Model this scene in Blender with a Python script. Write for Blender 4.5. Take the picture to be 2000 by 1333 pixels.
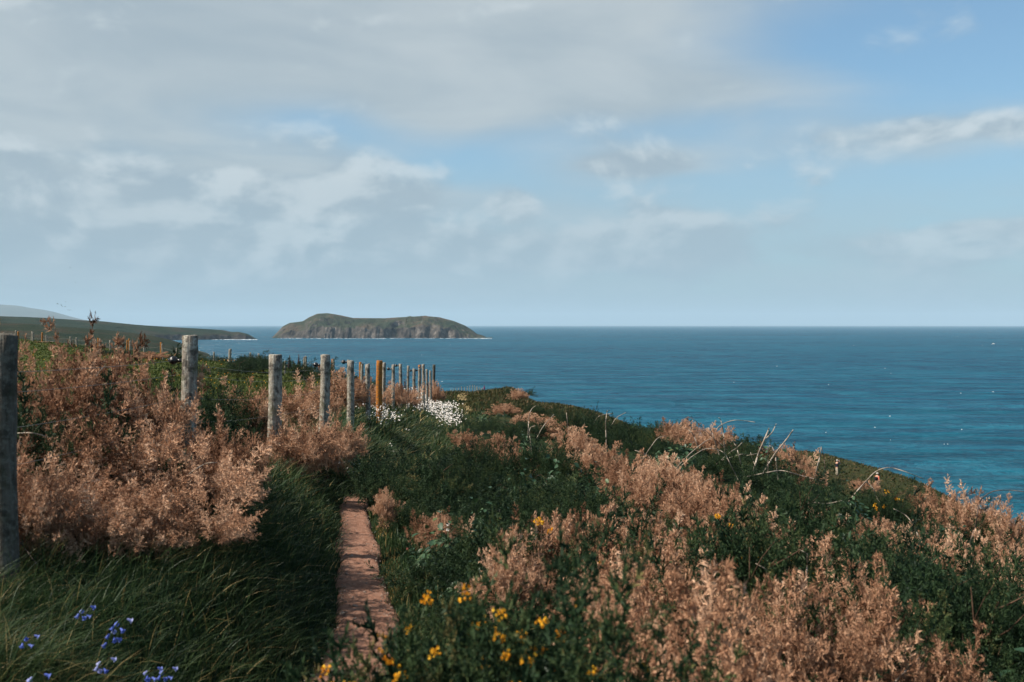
import bpy, math, random
import numpy as np
from mathutils import Vector, Matrix

for o in list(bpy.data.objects):
    bpy.data.objects.remove(o)
SC = bpy.context.scene
COL = SC.collection
rng = np.random.default_rng(7)
random.seed(7)
R = math.radians

# ------------------------------------------------------------------ camera
FPX, CX, CY, HOR = 1944.4, 1000.0, 666.5, 635.0      # photo pixels (2000 x 1333)
PITCH = math.atan((CY - HOR) / FPX)
cam_data = bpy.data.cameras.new('camera')
cam_data.sensor_width = 36; cam_data.lens = 35
cam_data.clip_start = 0.05; cam_data.clip_end = 90000
cam_data.dof.use_dof = True
cam_data.dof.focus_distance = 22.0
cam_data.dof.aperture_fstop = 5.0
cam = bpy.data.objects.new('camera', cam_data); COL.objects.link(cam)
cam.location = (0, 0, 0)
cam.rotation_euler = (math.pi / 2 - PITCH, 0, 0)
SC.camera = cam
SEA = -32.0                                           # the eye is 32 m above the sea

# ------------------------------------------------------------------ sun, exposure
SUN_EL, SUN_BACK = R(47), R(14)
SUN_DIR = Vector((-math.cos(SUN_EL) * math.cos(SUN_BACK), -math.cos(SUN_EL) * math.sin(SUN_BACK), math.sin(SUN_EL)))
sl = bpy.data.lights.new('sun', 'SUN'); sl.energy = 5.0; sl.angle = R(0.6); sl.color = (1.0, 0.90, 0.78)
sun = bpy.data.objects.new('sun', sl); COL.objects.link(sun)
sun.rotation_euler = (-SUN_DIR).to_track_quat('-Z', 'Y').to_euler()
SC.view_settings.view_transform = 'Standard'
SC.view_settings.look = 'None'
SC.view_settings.exposure = 0.72
SC.view_settings.gamma = 1.0
SC.cycles.max_bounces = 6; SC.cycles.diffuse_bounces = 2; SC.cycles.glossy_bounces = 2
SC.cycles.transmission_bounces = 3; SC.cycles.volume_bounces = 1; SC.cycles.transparent_max_bounces = 6
SC.cycles.caustics_reflective = False; SC.cycles.caustics_refractive = False

# ------------------------------------------------------------------ node helpers
class NT:
    def __init__(s, tree):
        s.t = tree
    def node(s, kind, **props):
        n = s.t.nodes.new(kind)
        for k, v in props.items():
            setattr(n, k, v)
        return n
    def put(s, sock, v):
        if isinstance(v, bpy.types.NodeSocket):
            s.t.links.new(v, sock)
        elif v is not None:
            if isinstance(v, (tuple, list)) and len(v) == 3 and sock.type == 'RGBA':
                v = (*v, 1)
            sock.default_value = v
    def m(s, op, a, b=None, c=None, clamp=False):
        n = s.node('ShaderNodeMath', operation=op, use_clamp=clamp)
        for i, v in enumerate((a, b, c)):
            if v is not None: s.put(n.inputs[i], v)
        return n.outputs[0]
    def vm(s, op, a, b=None, scale=None):
        n = s.node('ShaderNodeVectorMath', operation=op)
        s.put(n.inputs[0], a)
        if b is not None: s.put(n.inputs[1], b)
        if scale is not None: s.put(n.inputs['Scale'], scale)
        return n.outputs[0]
    def ss(s, v, lo, hi):
        n = s.node('ShaderNodeMapRange', interpolation_type='SMOOTHSTEP')
        s.put(n.inputs[0], v); n.inputs[1].default_value = lo; n.inputs[2].default_value = hi
        return n.outputs[0]
    def noise(s, vec, scale, detail=4, rough=0.55, dist=0.0):
        n = s.node('ShaderNodeTexNoise')
        if vec is not None: s.put(n.inputs['Vector'], vec)
        n.inputs['Scale'].default_value = scale; n.inputs['Detail'].default_value = detail
        n.inputs['Roughness'].default_value = rough; n.inputs['Distortion'].default_value = dist
        return n.outputs[0]
    def mix(s, f, a, b, blend='MIX'):
        n = s.node('ShaderNodeMix', data_type='RGBA', blend_type=blend)
        s.put(n.inputs[0], f); s.put(n.inputs[6], a); s.put(n.inputs[7], b)
        return n.outputs[2]
    def ramp(s, f, stops):
        n = s.node('ShaderNodeValToRGB')
        e = n.color_ramp.elements
        while len(e) < len(stops): e.new(0.5)
        for i, (p, c) in enumerate(stops):
            e[i].position = p; e[i].color = (*c, 1)
        s.put(n.inputs[0], f)
        return n.outputs[0]
    def attr(s, name):
        return s.node('ShaderNodeAttribute', attribute_name=name).outputs['Fac']

def pixdir(px, py):
    d = Vector((px - CX, -(py - CY), -FPX)).normalized()
    return cam.rotation_euler.to_matrix() @ d

# ------------------------------------------------------------------ sky
world = bpy.data.worlds.new('World'); SC.world = world; world.use_nodes = True
w = NT(world.node_tree); world.node_tree.nodes.clear()
out = w.node('ShaderNodeOutputWorld'); bg = w.node('ShaderNodeBackground')
sky = w.node('ShaderNodeTexSky', sky_type='NISHITA', sun_disc=False, sun_elevation=SUN_EL,
             sun_rotation=math.atan2(SUN_DIR.x, SUN_DIR.y), altitude=30, air_density=1.0, dust_density=0.6, ozone_density=1.6)
gen = w.node('ShaderNodeTexCoord').outputs['Generated']
sep = w.node('ShaderNodeSeparateXYZ'); w.put(sep.inputs[0], gen)
X, Y, Z = sep.outputs
zc = w.m('MAXIMUM', Z, 0.0)
inv = w.m('DIVIDE', 1.0, w.m('ADD', zc, 0.11))
P = w.vm('SCALE', gen, scale=inv)                       # flat cloud deck seen in perspective
P = w.vm('MULTIPLY', P, (1.0, 1.0, 0.0))
front = w.ss(Y, 0.0, 0.4)
def gauss(px, py, sx, sy):
    d = pixdir(px, py)
    a = w.m('POWER', w.m('ABSOLUTE', w.m('DIVIDE', w.m('SUBTRACT', X, d.x), sx / FPX)), 2.0)
    b = w.m('POWER', w.m('ABSOLUTE', w.m('DIVIDE', w.m('SUBTRACT', Z, d.z), sy / FPX)), 2.0)
    return w.m('MULTIPLY', w.m('POWER', 2.718, w.m('MULTIPLY', w.m('ADD', a, b), -1.0)), front)
def addup(lst):
    r = lst[0]
    for q in lst[1:]: r = w.m('ADD', r, q)
    return r
# high grey deck
n1 = w.noise(P, 0.50, 4, 0.50, 0.5)
n2 = w.noise(w.vm('ADD', P, (3.1, 7.7, 0)), 1.5, 5, 0.50, 0.4)
def G(px, py, sx, sy, k): return w.m('MULTIPLY', gauss(px, py, sx, sy), k)
bias = addup([w.m('MULTIPLY', X, -0.50), G(900, 20, 700, 120, 0.24), G(1350, 175, 330, 55, 0.26), G(1850, 262, 290, 55, 0.30), G(1200, 320, 170, 32, 0.26),
              G(630, 245, 150, 40, -0.22), G(930, 320, 260, 50, -0.24), G(1780, 90, 330, 80, -0.16), G(850, 215, 130, 60, 0.12)])
deckv = addup([w.m('MULTIPLY', n1, 0.62), w.m('MULTIPLY', n2, 0.30), bias])
deck = w.ss(deckv, 0.24, 0.64)
# low cumulus banks
Pc = w.vm('MULTIPLY', gen, (1.0, 1.0, 1.7))
c1 = w.noise(Pc, 8.5, 6, 0.52, 0.2)
c1b = w.noise(w.vm('ADD', Pc, (-0.012, -0.003, 0.022)), 8.5, 6, 0.52, 0.2)
cb = addup([G(590, 390, 190, 50, 0.36), G(760, 370, 60, 50, 0.24), G(1010, 395, 60, 42, 0.30), G(1330, 450, 90, 40, 0.20),
            G(200, 430, 330, 110, 0.30), G(1960, 448, 130, 28, 0.32), G(1850, 250, 220, 38, 0.36), G(1200, 325, 150, 24, 0.26), G(900, 490, 700, 40, 0.20), G(1700, 500, 400, 45, 0.20)])
band = w.m('MULTIPLY', w.ss(Z, 0.30, 0.10), 0.08)
cumv = addup([c1, cb, band, w.m('MULTIPLY', X, -0.10)])
cum = w.ss(cumv, 0.57, 0.78)
lit = w.ss(w.m('SUBTRACT', c1, c1b), -0.06, 0.11)
blue = w.mix(1.0, sky.outputs[0], (0.080, 0.116, 0.126), 'MULTIPLY')
deckcol = w.mix(w.ss(n2, 0.30, 0.70), (0.330, 0.395, 0.440), (0.445, 0.495, 0.52))
cumcol = w.mix(lit, (0.30, 0.375, 0.435), (0.57, 0.625, 0.65))
blue = w.mix(w.m('ADD', 0.22, w.m('MULTIPLY', w.ss(Z, 0.25, 0.02), 0.30)), blue, (0.32, 0.40, 0.46))
c = w.mix(w.m('MULTIPLY', deck, 0.94), blue, deckcol)
c = w.mix(w.m('MULTIPLY', cum, 0.80), c, cumcol)
low = w.m('MULTIPLY', w.ss(Z, 0.19, 0.05), w.ss(w.noise(w.vm('MULTIPLY', gen, (1.0, 1.0, 5.0)), 4.5, 6, 0.55, 0.4), 0.30, 0.62))
c = w.mix(w.m('MULTIPLY', low, 0.42), c, (0.375, 0.435, 0.475))
hz = w.m('POWER', 2.718, w.m('MULTIPLY', zc, -10.0))
c = w.mix(w.m('MULTIPLY', hz, 0.92), c, (0.27, 0.40, 0.49))
w.put(bg.inputs[0], c); bg.inputs[1].default_value = 0.73
w.t.links.new(bg.outputs[0], out.inputs[0])

# ------------------------------------------------------------------ mesh helpers
def mesh_np(name, V, F, mat=None, attrs=None, smooth=False):
    """V (n,3); F (m,k) array with one polygon size"""
    V = np.asarray(V, dtype=np.float32); F = np.asarray(F, dtype=np.int32)
    me = bpy.data.meshes.new(name)
    me.vertices.add(len(V)); me.vertices.foreach_set('co', V.ravel())
    k = F.shape[1]
    me.loops.add(F.size); me.loops.foreach_set('vertex_index', F.ravel())
    me.polygons.add(len(F))
    me.polygons.foreach_set('loop_start', np.arange(0, F.size, k, dtype=np.int32))
    me.polygons.foreach_set('loop_total', np.full(len(F), k, dtype=np.int32))
    if smooth: me.polygons.foreach_set('use_smooth', np.ones(len(F), dtype=bool))
    for an, arr in (attrs or {}).items():
        a = me.attributes.new(an, 'FLOAT', 'POINT'); a.data.foreach_set('value', np.asarray(arr, dtype=np.float32))
    me.update(); me.validate()
    if mat: me.materials.append(mat)
    return me
def obj(name, me, parent=None, loc=None):
    o = bpy.data.objects.new(name, me); COL.objects.link(o)
    if parent: o.parent = parent
    if loc is not None: o.location = loc
    return o
def empty(name, loc=(0, 0, 0)):
    o = bpy.data.objects.new(name, None); o.empty_display_size = 0.1; COL.objects.link(o); o.location = loc
    return o
def tag(o, label, cat, group=None, kind=None):
    if label: o['label'] = label
    if cat: o['category'] = cat
    if group: o['group'] = group
    if kind: o['kind'] = kind
    return o
def grid_faces(nu, nv):
    i = np.arange(nu * nv).reshape(nu, nv)
    return np.stack([i[:-1, :-1], i[1:, :-1], i[1:, 1:], i[:-1, 1:]], -1).reshape(-1, 4)
def unit(a):
    return a / np.maximum(np.linalg.norm(a, axis=-1, keepdims=True), 1e-9)
def hsh(ix, iy, s=0):
    v = np.sin(ix * 127.1 + iy * 311.7 + s * 74.7) * 43758.5453
    return v - np.floor(v)
def vnoise(x, y, s=0):
    ix, iy = np.floor(x), np.floor(y); fx, fy = x - ix, y - iy
    fx = fx * fx * (3 - 2 * fx); fy = fy * fy * (3 - 2 * fy)
    a = hsh(ix, iy, s); b = hsh(ix + 1, iy, s); c_ = hsh(ix, iy + 1, s); d = hsh(ix + 1, iy + 1, s)
    return (a * (1 - fx) + b * fx) * (1 - fy) + (c_ * (1 - fx) + d * fx) * fy
def fbm(x, y, oct=4, s=0):
    r = 0; a = 0.5; f = 1.0
    for k in range(oct):
        r = r + a * (vnoise(x * f, y * f, s + k) - 0.5); a *= 0.5; f *= 2.03
    return r
def sstep(v, lo, hi):
    t = np.clip((v - lo) / (hi - lo), 0, 1); return t * t * (3 - 2 * t)
def tube_np(pts, rad, sides=6, cap=True):
    pts = np.asarray(pts, float); n = len(pts); rad = np.broadcast_to(np.asarray(rad, float), (n,))
    tan = np.gradient(pts, axis=0); tan = unit(tan)
    ref = np.array([0, 0, 1.0]) if abs(tan[:, 2]).mean() < 0.8 else np.array([1.0, 0, 0])
    a = unit(np.cross(tan, ref)); b = np.cross(tan, a)
    th = np.linspace(0, 2 * np.pi, sides, endpoint=False)
    V = pts[:, None] + rad[:, None, None] * (np.cos(th)[None, :, None] * a[:, None] + np.sin(th)[None, :, None] * b[:, None])
    V = V.reshape(-1, 3); F = []
    for i in range(n - 1):
        for j in range(sides):
            k = (j + 1) % sides
            F.append((i * sides + j, i * sides + k, (i + 1) * sides + k, (i + 1) * sides + j))
    if cap:
        c0 = len(V); V = np.vstack([V, pts[0], pts[-1]])
        for j in range(sides):
            k = (j + 1) % sides
            F.append((c0, k, j, j)); F.append((c0 + 1, (n - 1) * sides + j, (n - 1) * sides + k, (n - 1) * sides + k))
    return V, F
def mesh_py(name, V, F, mat=None, smooth=True):
    me = bpy.data.meshes.new(name)
    F2 = []
    for f in F:
        g = []
        for q in f:
            if int(q) not in g: g.append(int(q))
        F2.append(g)
    me.from_pydata([tuple(map(float, v)) for v in V], [], F2); me.update()
    if mat: me.materials.append(mat)
    if smooth: me.polygons.foreach_set('use_smooth', [True] * len(me.polygons))
    return me
def join(parts):
    Vs, Fs, n = [], [], 0
    for V, F in parts:
        Vs.append(np.asarray(V)); Fs += [tuple(int(i) + n for i in f) for f in F]; n += len(V)
    return np.vstack(Vs), Fs
def ellipsoid(c, r, nu=10, nv=7):
    V, F = [], []
    for i in range(nv + 1):
        ph = math.pi * i / nv
        for j in range(nu):
            th = 2 * math.pi * j / nu
            V.append((c[0] + r[0] * math.sin(ph) * math.cos(th), c[1] + r[1] * math.sin(ph) * math.sin(th), c[2] + r[2] * math.cos(ph)))
    for i in range(nv):
        for j in range(nu):
            k = (j + 1) % nu
            F.append((i * nu + j, (i + 1) * nu + j, (i + 1) * nu + k, i * nu + k))
    return np.array(V), F

# ------------------------------------------------------------------ materials
def newmat(name):
    m = bpy.data.materials.new(name); m.use_nodes = True; m.node_tree.nodes.clear()
    n = NT(m.node_tree); o = n.node('ShaderNodeOutputMaterial')
    return m, n, o
def foliage_mat(name, stops, trans=0.25, spec=0.15, rough=0.6, objvar=0.25):
    m, n, o = newmat(name)
    t = n.attr('tint')
    oi = n.node('ShaderNodeObjectInfo').outputs['Random']
    f = n.m('ADD', t, n.m('MULTIPLY', n.m('SUBTRACT', oi, 0.5), objvar), clamp=True)
    col = n.ramp(f, stops)
    p = n.node('ShaderNodeBsdfPrincipled'); n.put(p.inputs['Base Color'], col)
    p.inputs['Roughness'].default_value = rough; p.inputs['Specular IOR Level'].default_value = spec
    tr = n.node('ShaderNodeBsdfTranslucent'); n.put(tr.inputs[0], col)
    mx = n.node('ShaderNodeMixShader'); mx.inputs[0].default_value = trans
    n.t.links.new(p.outputs[0], mx.inputs[1]); n.t.links.new(tr.outputs[0], mx.inputs[2]); n.t.links.new(mx.outputs[0], o.inputs[0])
    return m
def plain_mat(name, colf, rough=0.8, spec=0.3, bump=None, metal=0.0):
    """colf(n) returns a colour socket or a tuple; bump(n) -> (height socket, strength, distance)"""
    m, n, o = newmat(name)
    p = n.node('ShaderNodeBsdfPrincipled')
    n.put(p.inputs['Base Color'], colf(n) if callable(colf) else colf)
    p.inputs['Roughness'].default_value = rough; p.inputs['Specular IOR Level'].default_value = spec
    p.inputs['Metallic'].default_value = metal
    if bump:
        h, st, ds = bump(n); b = n.node('ShaderNodeBump'); b.inputs['Strength'].default_value = st; b.inputs['Distance'].default_value = ds
        n.put(b.inputs['Height'], h); n.t.links.new(b.outputs[0], p.inputs['Normal'])
    n.t.links.new(p.outputs[0], o.inputs[0])
    return m
def gpos(n): return n.node('ShaderNodeNewGeometry').outputs['Position']
def ocoord(n): return n.node('ShaderNodeTexCoord').outputs['Object']
def nz(n):
    s = n.node('ShaderNodeSeparateXYZ'); n.put(s.inputs[0], n.node('ShaderNodeNewGeometry').outputs['Normal']); return s.outputs[2]

M = {}
M['dead'] = foliage_mat('dead_gorse', [(0.0, (0.10, 0.048, 0.028)), (0.30, (0.29, 0.155, 0.092)), (0.62, (0.46, 0.265, 0.163)), (1.0, (0.63, 0.42, 0.285))], 0.18, 0.1, objvar=0.36)
M['gorse'] = foliage_mat('green_gorse', [(0.0, (0.008, 0.020, 0.011)), (0.5, (0.023, 0.048, 0.020)), (0.85, (0.060, 0.086, 0.032)), (1.0, (0.15, 0.125, 0.05))], 0.15, 0.15)
M['bramble'] = foliage_mat('bramble_leaf', [(0.0, (0.012, 0.034, 0.018)), (0.6, (0.034, 0.074, 0.034)), (0.92, (0.070, 0.115, 0.042)), (1.0, (0.16, 0.05, 0.03))], 0.15, 0.3, 0.45)
M['grass'] = foliage_mat('grass_blade', [(0.0, (0.010, 0.026, 0.014)), (0.5, (0.026, 0.055, 0.022)), (0.9, (0.064, 0.094, 0.032)), (1.0, (0.26, 0.20, 0.085))], 0.25, 0.2, 0.5, 0.0)
M['field'] = foliage_mat('field_grass', [(0.0, (0.026, 0.044, 0.012)), (0.6, (0.055, 0.075, 0.018)), (1.0, (0.11, 0.105, 0.035))], 0.25, 0.1, 0.6, 0.0)
M['turf'] = foliage_mat('coarse_turf', [(0.0, (0.016, 0.026, 0.010)), (0.5, (0.036, 0.042, 0.014)), (0.8, (0.075, 0.058, 0.026)), (1.0, (0.15, 0.10, 0.055))], 0.2, 0.1, 0.6, 0.0)
M['straw'] = foliage_mat('straw_blade', [(0.0, (0.12, 0.085, 0.03)), (1.0, (0.38, 0.26, 0.10))], 0.25, 0.1, 0.6, 0.0)
M['stem'] = plain_mat('bark', lambda n: n.ramp(n.noise(ocoord(n), 30, 3), [(0.3, (0.03, 0.018, 0.012)), (0.7, (0.12, 0.075, 0.05))]), 0.9, 0.1)
M['bleached'] = plain_mat('bleached_wood', lambda n: n.ramp(n.noise(ocoord(n), 26, 4), [(0.3, (0.13, 0.10, 0.075)), (0.5, (0.28, 0.235, 0.19)), (0.75, (0.44, 0.39, 0.335))]), 0.8, 0.15)
M['darkstem'] = plain_mat('grey_dead_wood', lambda n: n.ramp(n.noise(ocoord(n), 26, 4), [(0.3, (0.05, 0.035, 0.03)), (0.75, (0.17, 0.13, 0.11))]), 0.85, 0.1)
M['yellow'] = foliage_mat('yellow_petal', [(0.0, (0.62, 0.20, 0.012)), (0.5, (0.80, 0.36, 0.02)), (1.0, (0.85, 0.52, 0.05))], 0.3, 0.1, 0.6, 0.4)
M['white'] = foliage_mat('white_petal', [(0.0, (0.62, 0.58, 0.54)), (1.0, (0.82, 0.78, 0.74))], 0.25, 0.1, 0.6, 0.1)
M['bluebell'] = foliage_mat('bluebell_petal', [(0.0, (0.09, 0.14, 0.50)), (0.6, (0.16, 0.22, 0.62)), (1.0, (0.42, 0.45, 0.75))], 0.35, 0.1, 0.5, 0.3)
M['foxglove'] = foliage_mat('foxglove_bell', [(0.0, (0.30, 0.03, 0.13)), (1.0, (0.55, 0.08, 0.25))], 0.3, 0.1, 0.5, 0.2)
M['spire'] = foliage_mat('dry_spire', [(0.0, (0.05, 0.02, 0.03)), (1.0, (0.11, 0.05, 0.06))], 0.1, 0.1, 0.6, 0.2)
def soilcol(n):
    p = gpos(n)
    a = n.ramp(n.noise(p, 2.2, 5), [(0.3, (0.010, 0.022, 0.010)), (0.55, (0.020, 0.035, 0.014)), (0.75, (0.042, 0.036, 0.018))])
    turf = n.ramp(n.noise(p, 0.9, 8, 0.72), [(0.3, (0.018, 0.028, 0.011)), (0.5, (0.036, 0.042, 0.016)), (0.60, (0.066, 0.050, 0.024)), (0.75, (0.13, 0.09, 0.05))])
    rock = n.ramp(n.noise(p, 0.5, 7, 0.65), [(0.35, (0.035, 0.033, 0.03)), (0.7, (0.16, 0.14, 0.12))])
    s = n.node('ShaderNodeSeparateXYZ'); n.put(s.inputs[0], p)
    far = n.ss(s.outputs[1], 30, 48)
    c_ = n.mix(far, a, turf)
    field = n.m('MULTIPLY', n.ss(s.outputs[0], -3.0, -4.5), n.ss(s.outputs[1], 6, 10))
    c_ = n.mix(field, c_, n.ramp(n.noise(p, 1.4, 6, 0.65), [(0.3, (0.030, 0.050, 0.012)), (0.6, (0.060, 0.075, 0.018)), (0.8, (0.085, 0.08, 0.03))]))
    return n.mix(n.ss(nz(n), 0.78, 0.62), c_, rock)
M['soil'] = plain_mat('turf_and_soil', soilcol, 0.95, 0.05, lambda n: (n.noise(gpos(n), 3.5, 8, 0.7), 0.9, 0.25))
def pathcol(n):
    p = gpos(n)
    a = n.ramp(n.noise(p, 14, 9, 0.78), [(0.30, (0.18, 0.088, 0.058)), (0.5, (0.31, 0.168, 0.116)), (0.72, (0.41, 0.245, 0.178))])
    s = n.node('ShaderNodeSeparateXYZ'); n.put(s.inputs[0], p)
    b = n.ramp(n.noise(p, 2.5, 6, 0.65), [(0.4, (0.12, 0.10, 0.04)), (0.6, (0.40, 0.29, 0.15))])
    c_ = n.mix(n.ss(s.outputs[1], 25, 40), a, b)
    v = n.node('ShaderNodeTexVoronoi'); v.inputs['Scale'].default_value = 34; n.put(v.inputs['Vector'], p)
    peb = n.m('MULTIPLY', n.ss(v.outputs['Distance'], 0.30, 0.18), n.ss(n.noise(p, 12, 2), 0.52, 0.62))
    return n.mix(n.m('MULTIPLY', peb, 0.55), c_, (0.42, 0.30, 0.23))
M['path'] = plain_mat('trodden_earth', pathcol, 0.95, 0.05, lambda n: (n.noise(gpos(n), 38, 8, 0.8), 1.0, 0.03))
M['stone'] = plain_mat('slate_stone', lambda n: n.ramp(n.noise(ocoord(n), 18, 4), [(0.3, (0.10, 0.075, 0.06)), (0.7, (0.34, 0.26, 0.21))]), 0.85, 0.2)
def woodcol(dark):
    def f(n):
        p = ocoord(n)
        st = n.vm('MULTIPLY', p, (1.0, 1.0, 0.07))
        g = n.noise(st, 55, 5, 0.65)
        base = n.ramp(g, [(0.3, (0.10, 0.083, 0.065)), (0.5, (0.235, 0.205, 0.17)), (0.75, (0.40, 0.365, 0.315))])
        lich = n.ss(n.noise(p, 34, 5, 0.7), 0.50, 0.58)
        c_ = n.mix(n.m('MULTIPLY', lich, 0.6), base, (0.42, 0.42, 0.36))
        moss = n.ss(n.noise(p, 9, 4, 0.6), 0.50, 0.68)
        c_ = n.mix(n.m('MULTIPLY', moss, 0.7), c_, (0.085, 0.088, 0.045))
        dk = n.ss(n.noise(p, 16, 4), 0.52, 0.62)
        c_ = n.mix(n.m('MULTIPLY', dk, 0.7), c_, (0.035, 0.03, 0.025))
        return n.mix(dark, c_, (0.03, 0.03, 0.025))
    return f
def woodbump(n):
    p = ocoord(n)
    return n.m('ADD', n.noise(n.vm('MULTIPLY', p, (1, 1, 0.06)), 60, 4, 0.6), n.m('MULTIPLY', n.noise(p, 45, 3), 0.6)), 0.9, 0.012
M['post'] = plain_mat('weathered_post', woodcol(0.0), 0.9, 0.1, woodbump)
M['postdark'] = plain_mat('dark_mossy_shaded_post', woodcol(0.68), 0.9, 0.1, woodbump)  # dark mix paints shade onto the nearest post; the last post is itself dark
M['lichen'] = plain_mat('orange_lichen_post', lambda n: n.mix(n.ss(n.noise(ocoord(n), 26, 6, 0.7), 0.42, 0.62), n.mix(n.ss(n.noise(ocoord(n), 60, 4), 0.4, 0.6), (0.34, 0.105, 0.012), (0.44, 0.18, 0.03)), (0.19, 0.10, 0.05)), 0.9, 0.1, woodbump)
M['wire'] = plain_mat('galvanised_wire', (0.20, 0.20, 0.19), 0.6, 0.5, None, 0.6)
M['black'] = plain_mat('black_plastic', (0.012, 0.012, 0.014), 0.28, 0.5)

# ------------------------------------------------------------------ ground shape
def warp(x, y): return np.arcsinh(np.asarray(x, float) / 2.5), np.arcsinh(np.asarray(y, float) / 7.0) * 1.4
class MQ:
    def __init__(s, pts, c=0.45, lam=1e-4):
        p = np.array(pts, float); s.a, s.b = warp(p[:, 0], p[:, 1]); s.c = c
        z = np.sign(p[:, 2]) * np.log1p(abs(p[:, 2]))
        n = len(p); A = np.zeros((n + 3, n + 3))
        A[:n, :n] = np.sqrt((s.a[:, None] - s.a) ** 2 + (s.b[:, None] - s.b) ** 2 + c * c) + np.eye(n) * -lam
        Q = np.stack([np.ones(n), s.a, s.b], 1); A[:n, n:] = Q; A[n:, :n] = Q.T
        s.w = np.linalg.solve(A, np.concatenate([z, np.zeros(3)]))
    def __call__(s, x, y):
        a, b = warp(x, y); r = s.w[-3] + s.w[-2] * a + s.w[-1] * b
        for i in range(len(s.a)):
            r = r + s.w[i] * np.sqrt((a - s.a[i]) ** 2 + (b - s.b[i]) ** 2 + s.c ** 2)
        return np.sign(r) * np.expm1(np.abs(r))
FARPTS = [(-4, 80, -6.1), (-7.5, 124, -8.85), (-5, 125, -8.6), (-3, 127, -8.65), (0, 125, -9.0), (5, 128, -10.35), (13, 125, -12.1), (25, 125, -15.6), (36, 125, -16.9), (20, 98, -13.3),
          (34.6, 106, -16.0), (36.7, 100, -16.7), (46, 120, -18.2), (47.5, 110, -18.7), (43, 138, -18.1), (28, 82, -14.2), (20, 60, -11.3),
          (62, 110, -34), (58, 160, -40), (30, 190, -36), (0, 185, -24), (-12, 220, -36), (0, 300, -45), (100, 300, -50), (120, 100, -50), (-40, 380, -46)]
LEFT = [(-2.36, 4.58, -1.28), (-2.36, 7.1, -1.27), (-2.36, 9.6, -1.35), (-2.36, 12.1, -1.42), (-2.4, 14.6, -1.55), (-2.45, 17.1, -1.70), (-2.6, 22, -1.95),
        (-2.8, 27, -2.2), (-3.0, 32, -2.45), (-3.3, 42, -3.0), (-3.6, 50, -3.9), (-2.36, 0, -1.35), (-2.4, -8, -1.35), (-5, -10, -1.2), (-15, -10, -1.0), (-60, -20, -0.6), (-60, 30, -0.8),
        (-5, 5, -1.22), (-5.4, 15, -1.42), (-5, 30, -2.05), (-10, 10, -1.2), (-10.8, 30, -1.7), (-8.6, 42, -2.35), (-13.6, 55, -2.4), (-21.6, 60, -2.25),
        (-18, 65, -2.45), (-36, 100, -2.85), (-54, 110, -1.75), (-30, 60, -1.9), (-15, 80, -4.8), (-20, 92, -5.6), (-36, 130, -5.5), (-54, 145, -4.5), (-100, 120, 0.2),
        (-36, 200, -20), (-60, 240, -22), (-110, 200, -8), (-30, 300, -40), (-120, 320, -30), (-260, 120, 3), (-260, 320, -10), (-400, 0, 4), (-400, 380, -14)] + FARPTS
RIGHT = [(-0.3, -8, -1.7), (-0.6, 0, -1.66), (-1.1, 2, -1.68), (-0.95, 4, -1.69), (-0.8, 5.2, -1.70), (-1.1, 7.1, -1.70), (-1.43, 9.05, -1.70), (-1.6, 10, -1.73), (-1.6, 13, -1.98),
         (-1.6, 18, -2.3), (-1.75, 25, -2.75), (-2.0, 35, -3.5), (-2.3, 50, -4.4), (-2.9, 60, -4.9), (-4, 10, -1.75), (-6, 30, -3.0), (-12, 50, -4.5),
         (0.5, 3, -1.72), (2, 3, -1.80), (4, 5, -2.1), (2, 8, -1.95), (5, 10, -2.6), (4.1, 16, -2.47), (4.9, 15, -2.75), (4.8, 12, -2.6), (5.1, 20, -2.85), (1.6, 16, -2.35), (2.6, 25, -3.05), (4.1, 40, -4.3), (6, 58, -6.4), (1.5, 60, -5.3),
         (8, 10, -3.7), (8, 20, -4.7), (12, 10, -6.0), (20, 10, -11), (30, 20, -18), (45, 40, -28), (60, 60, -36), (3, -8, -1.8), (12, -10, -5), (40, -20, -24), (80, -20, -44), (5.8, 24, -3.4), (10, 36, -7.0)] + FARPTS
mqL, mqR = MQ(LEFT), MQ(RIGHT)
PY = np.array([-60, 0, 2, 3, 4, 5.2, 5.85, 7.1, 9.05, 10, 12, 15, 18, 25, 35, 45, 50, 55, 60, 80, 100, 135, 400.])
PXC = np.array([-.7, -1.15, -1.15, -1.05, -0.93, -0.80, -0.86, -1.08, -1.43, -1.58, -1.62, -1.60, -1.6, -1.75, -2.0, -2.25, -2.05, -2.6, -2.95, -4.1, -5.0, -4.6, -4.6])
def pathx(y): return np.interp(y, PY, PXC)
def pathw(y): return np.interp(y, [0, 5.2, 7, 9, 12, 40, 60, 130], [.32, .35, .30, .24, .20, .3, .8, .8])
def ground(x, y):
    x = np.asarray(x, float); y = np.asarray(y, float)
    wd = np.interp(y, [0, 15, 45, 80, 130], [.72, .85, 2.2, 12, 20])
    s = sstep(pathx(y) - pathw(y) / 2 - 0.02 - x, 0, 1.0 * wd)
    z = mqR(x, y) * (1 - s) + mqL(x, y) * s
    amp = np.clip((np.hypot(x, y) - 15) / 120, 0, 1)
    z = z + fbm(x * 0.9, y * 0.9, 3, 3) * 0.10 + fbm(x * 0.11, y * 0.11, 4, 9) * 0.7 * amp
    steep = sstep(-z, 17, 24) * amp
    z = z + steep * fbm(x * 0.22 + 0.1 * y, y * 0.22, 5, 21) * 7.0
    pd = np.abs(x - pathx(y))
    return z - 0.09 * np.exp(-(pd / (pathw(y) * 0.75)) ** 4)
def gz(x, y): return float(ground(np.array([x]), np.array([y]))[0])
YS = np.concatenate([np.linspace(0.8, 30, 500), np.geomspace(30.2, 300, 400)])
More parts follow.
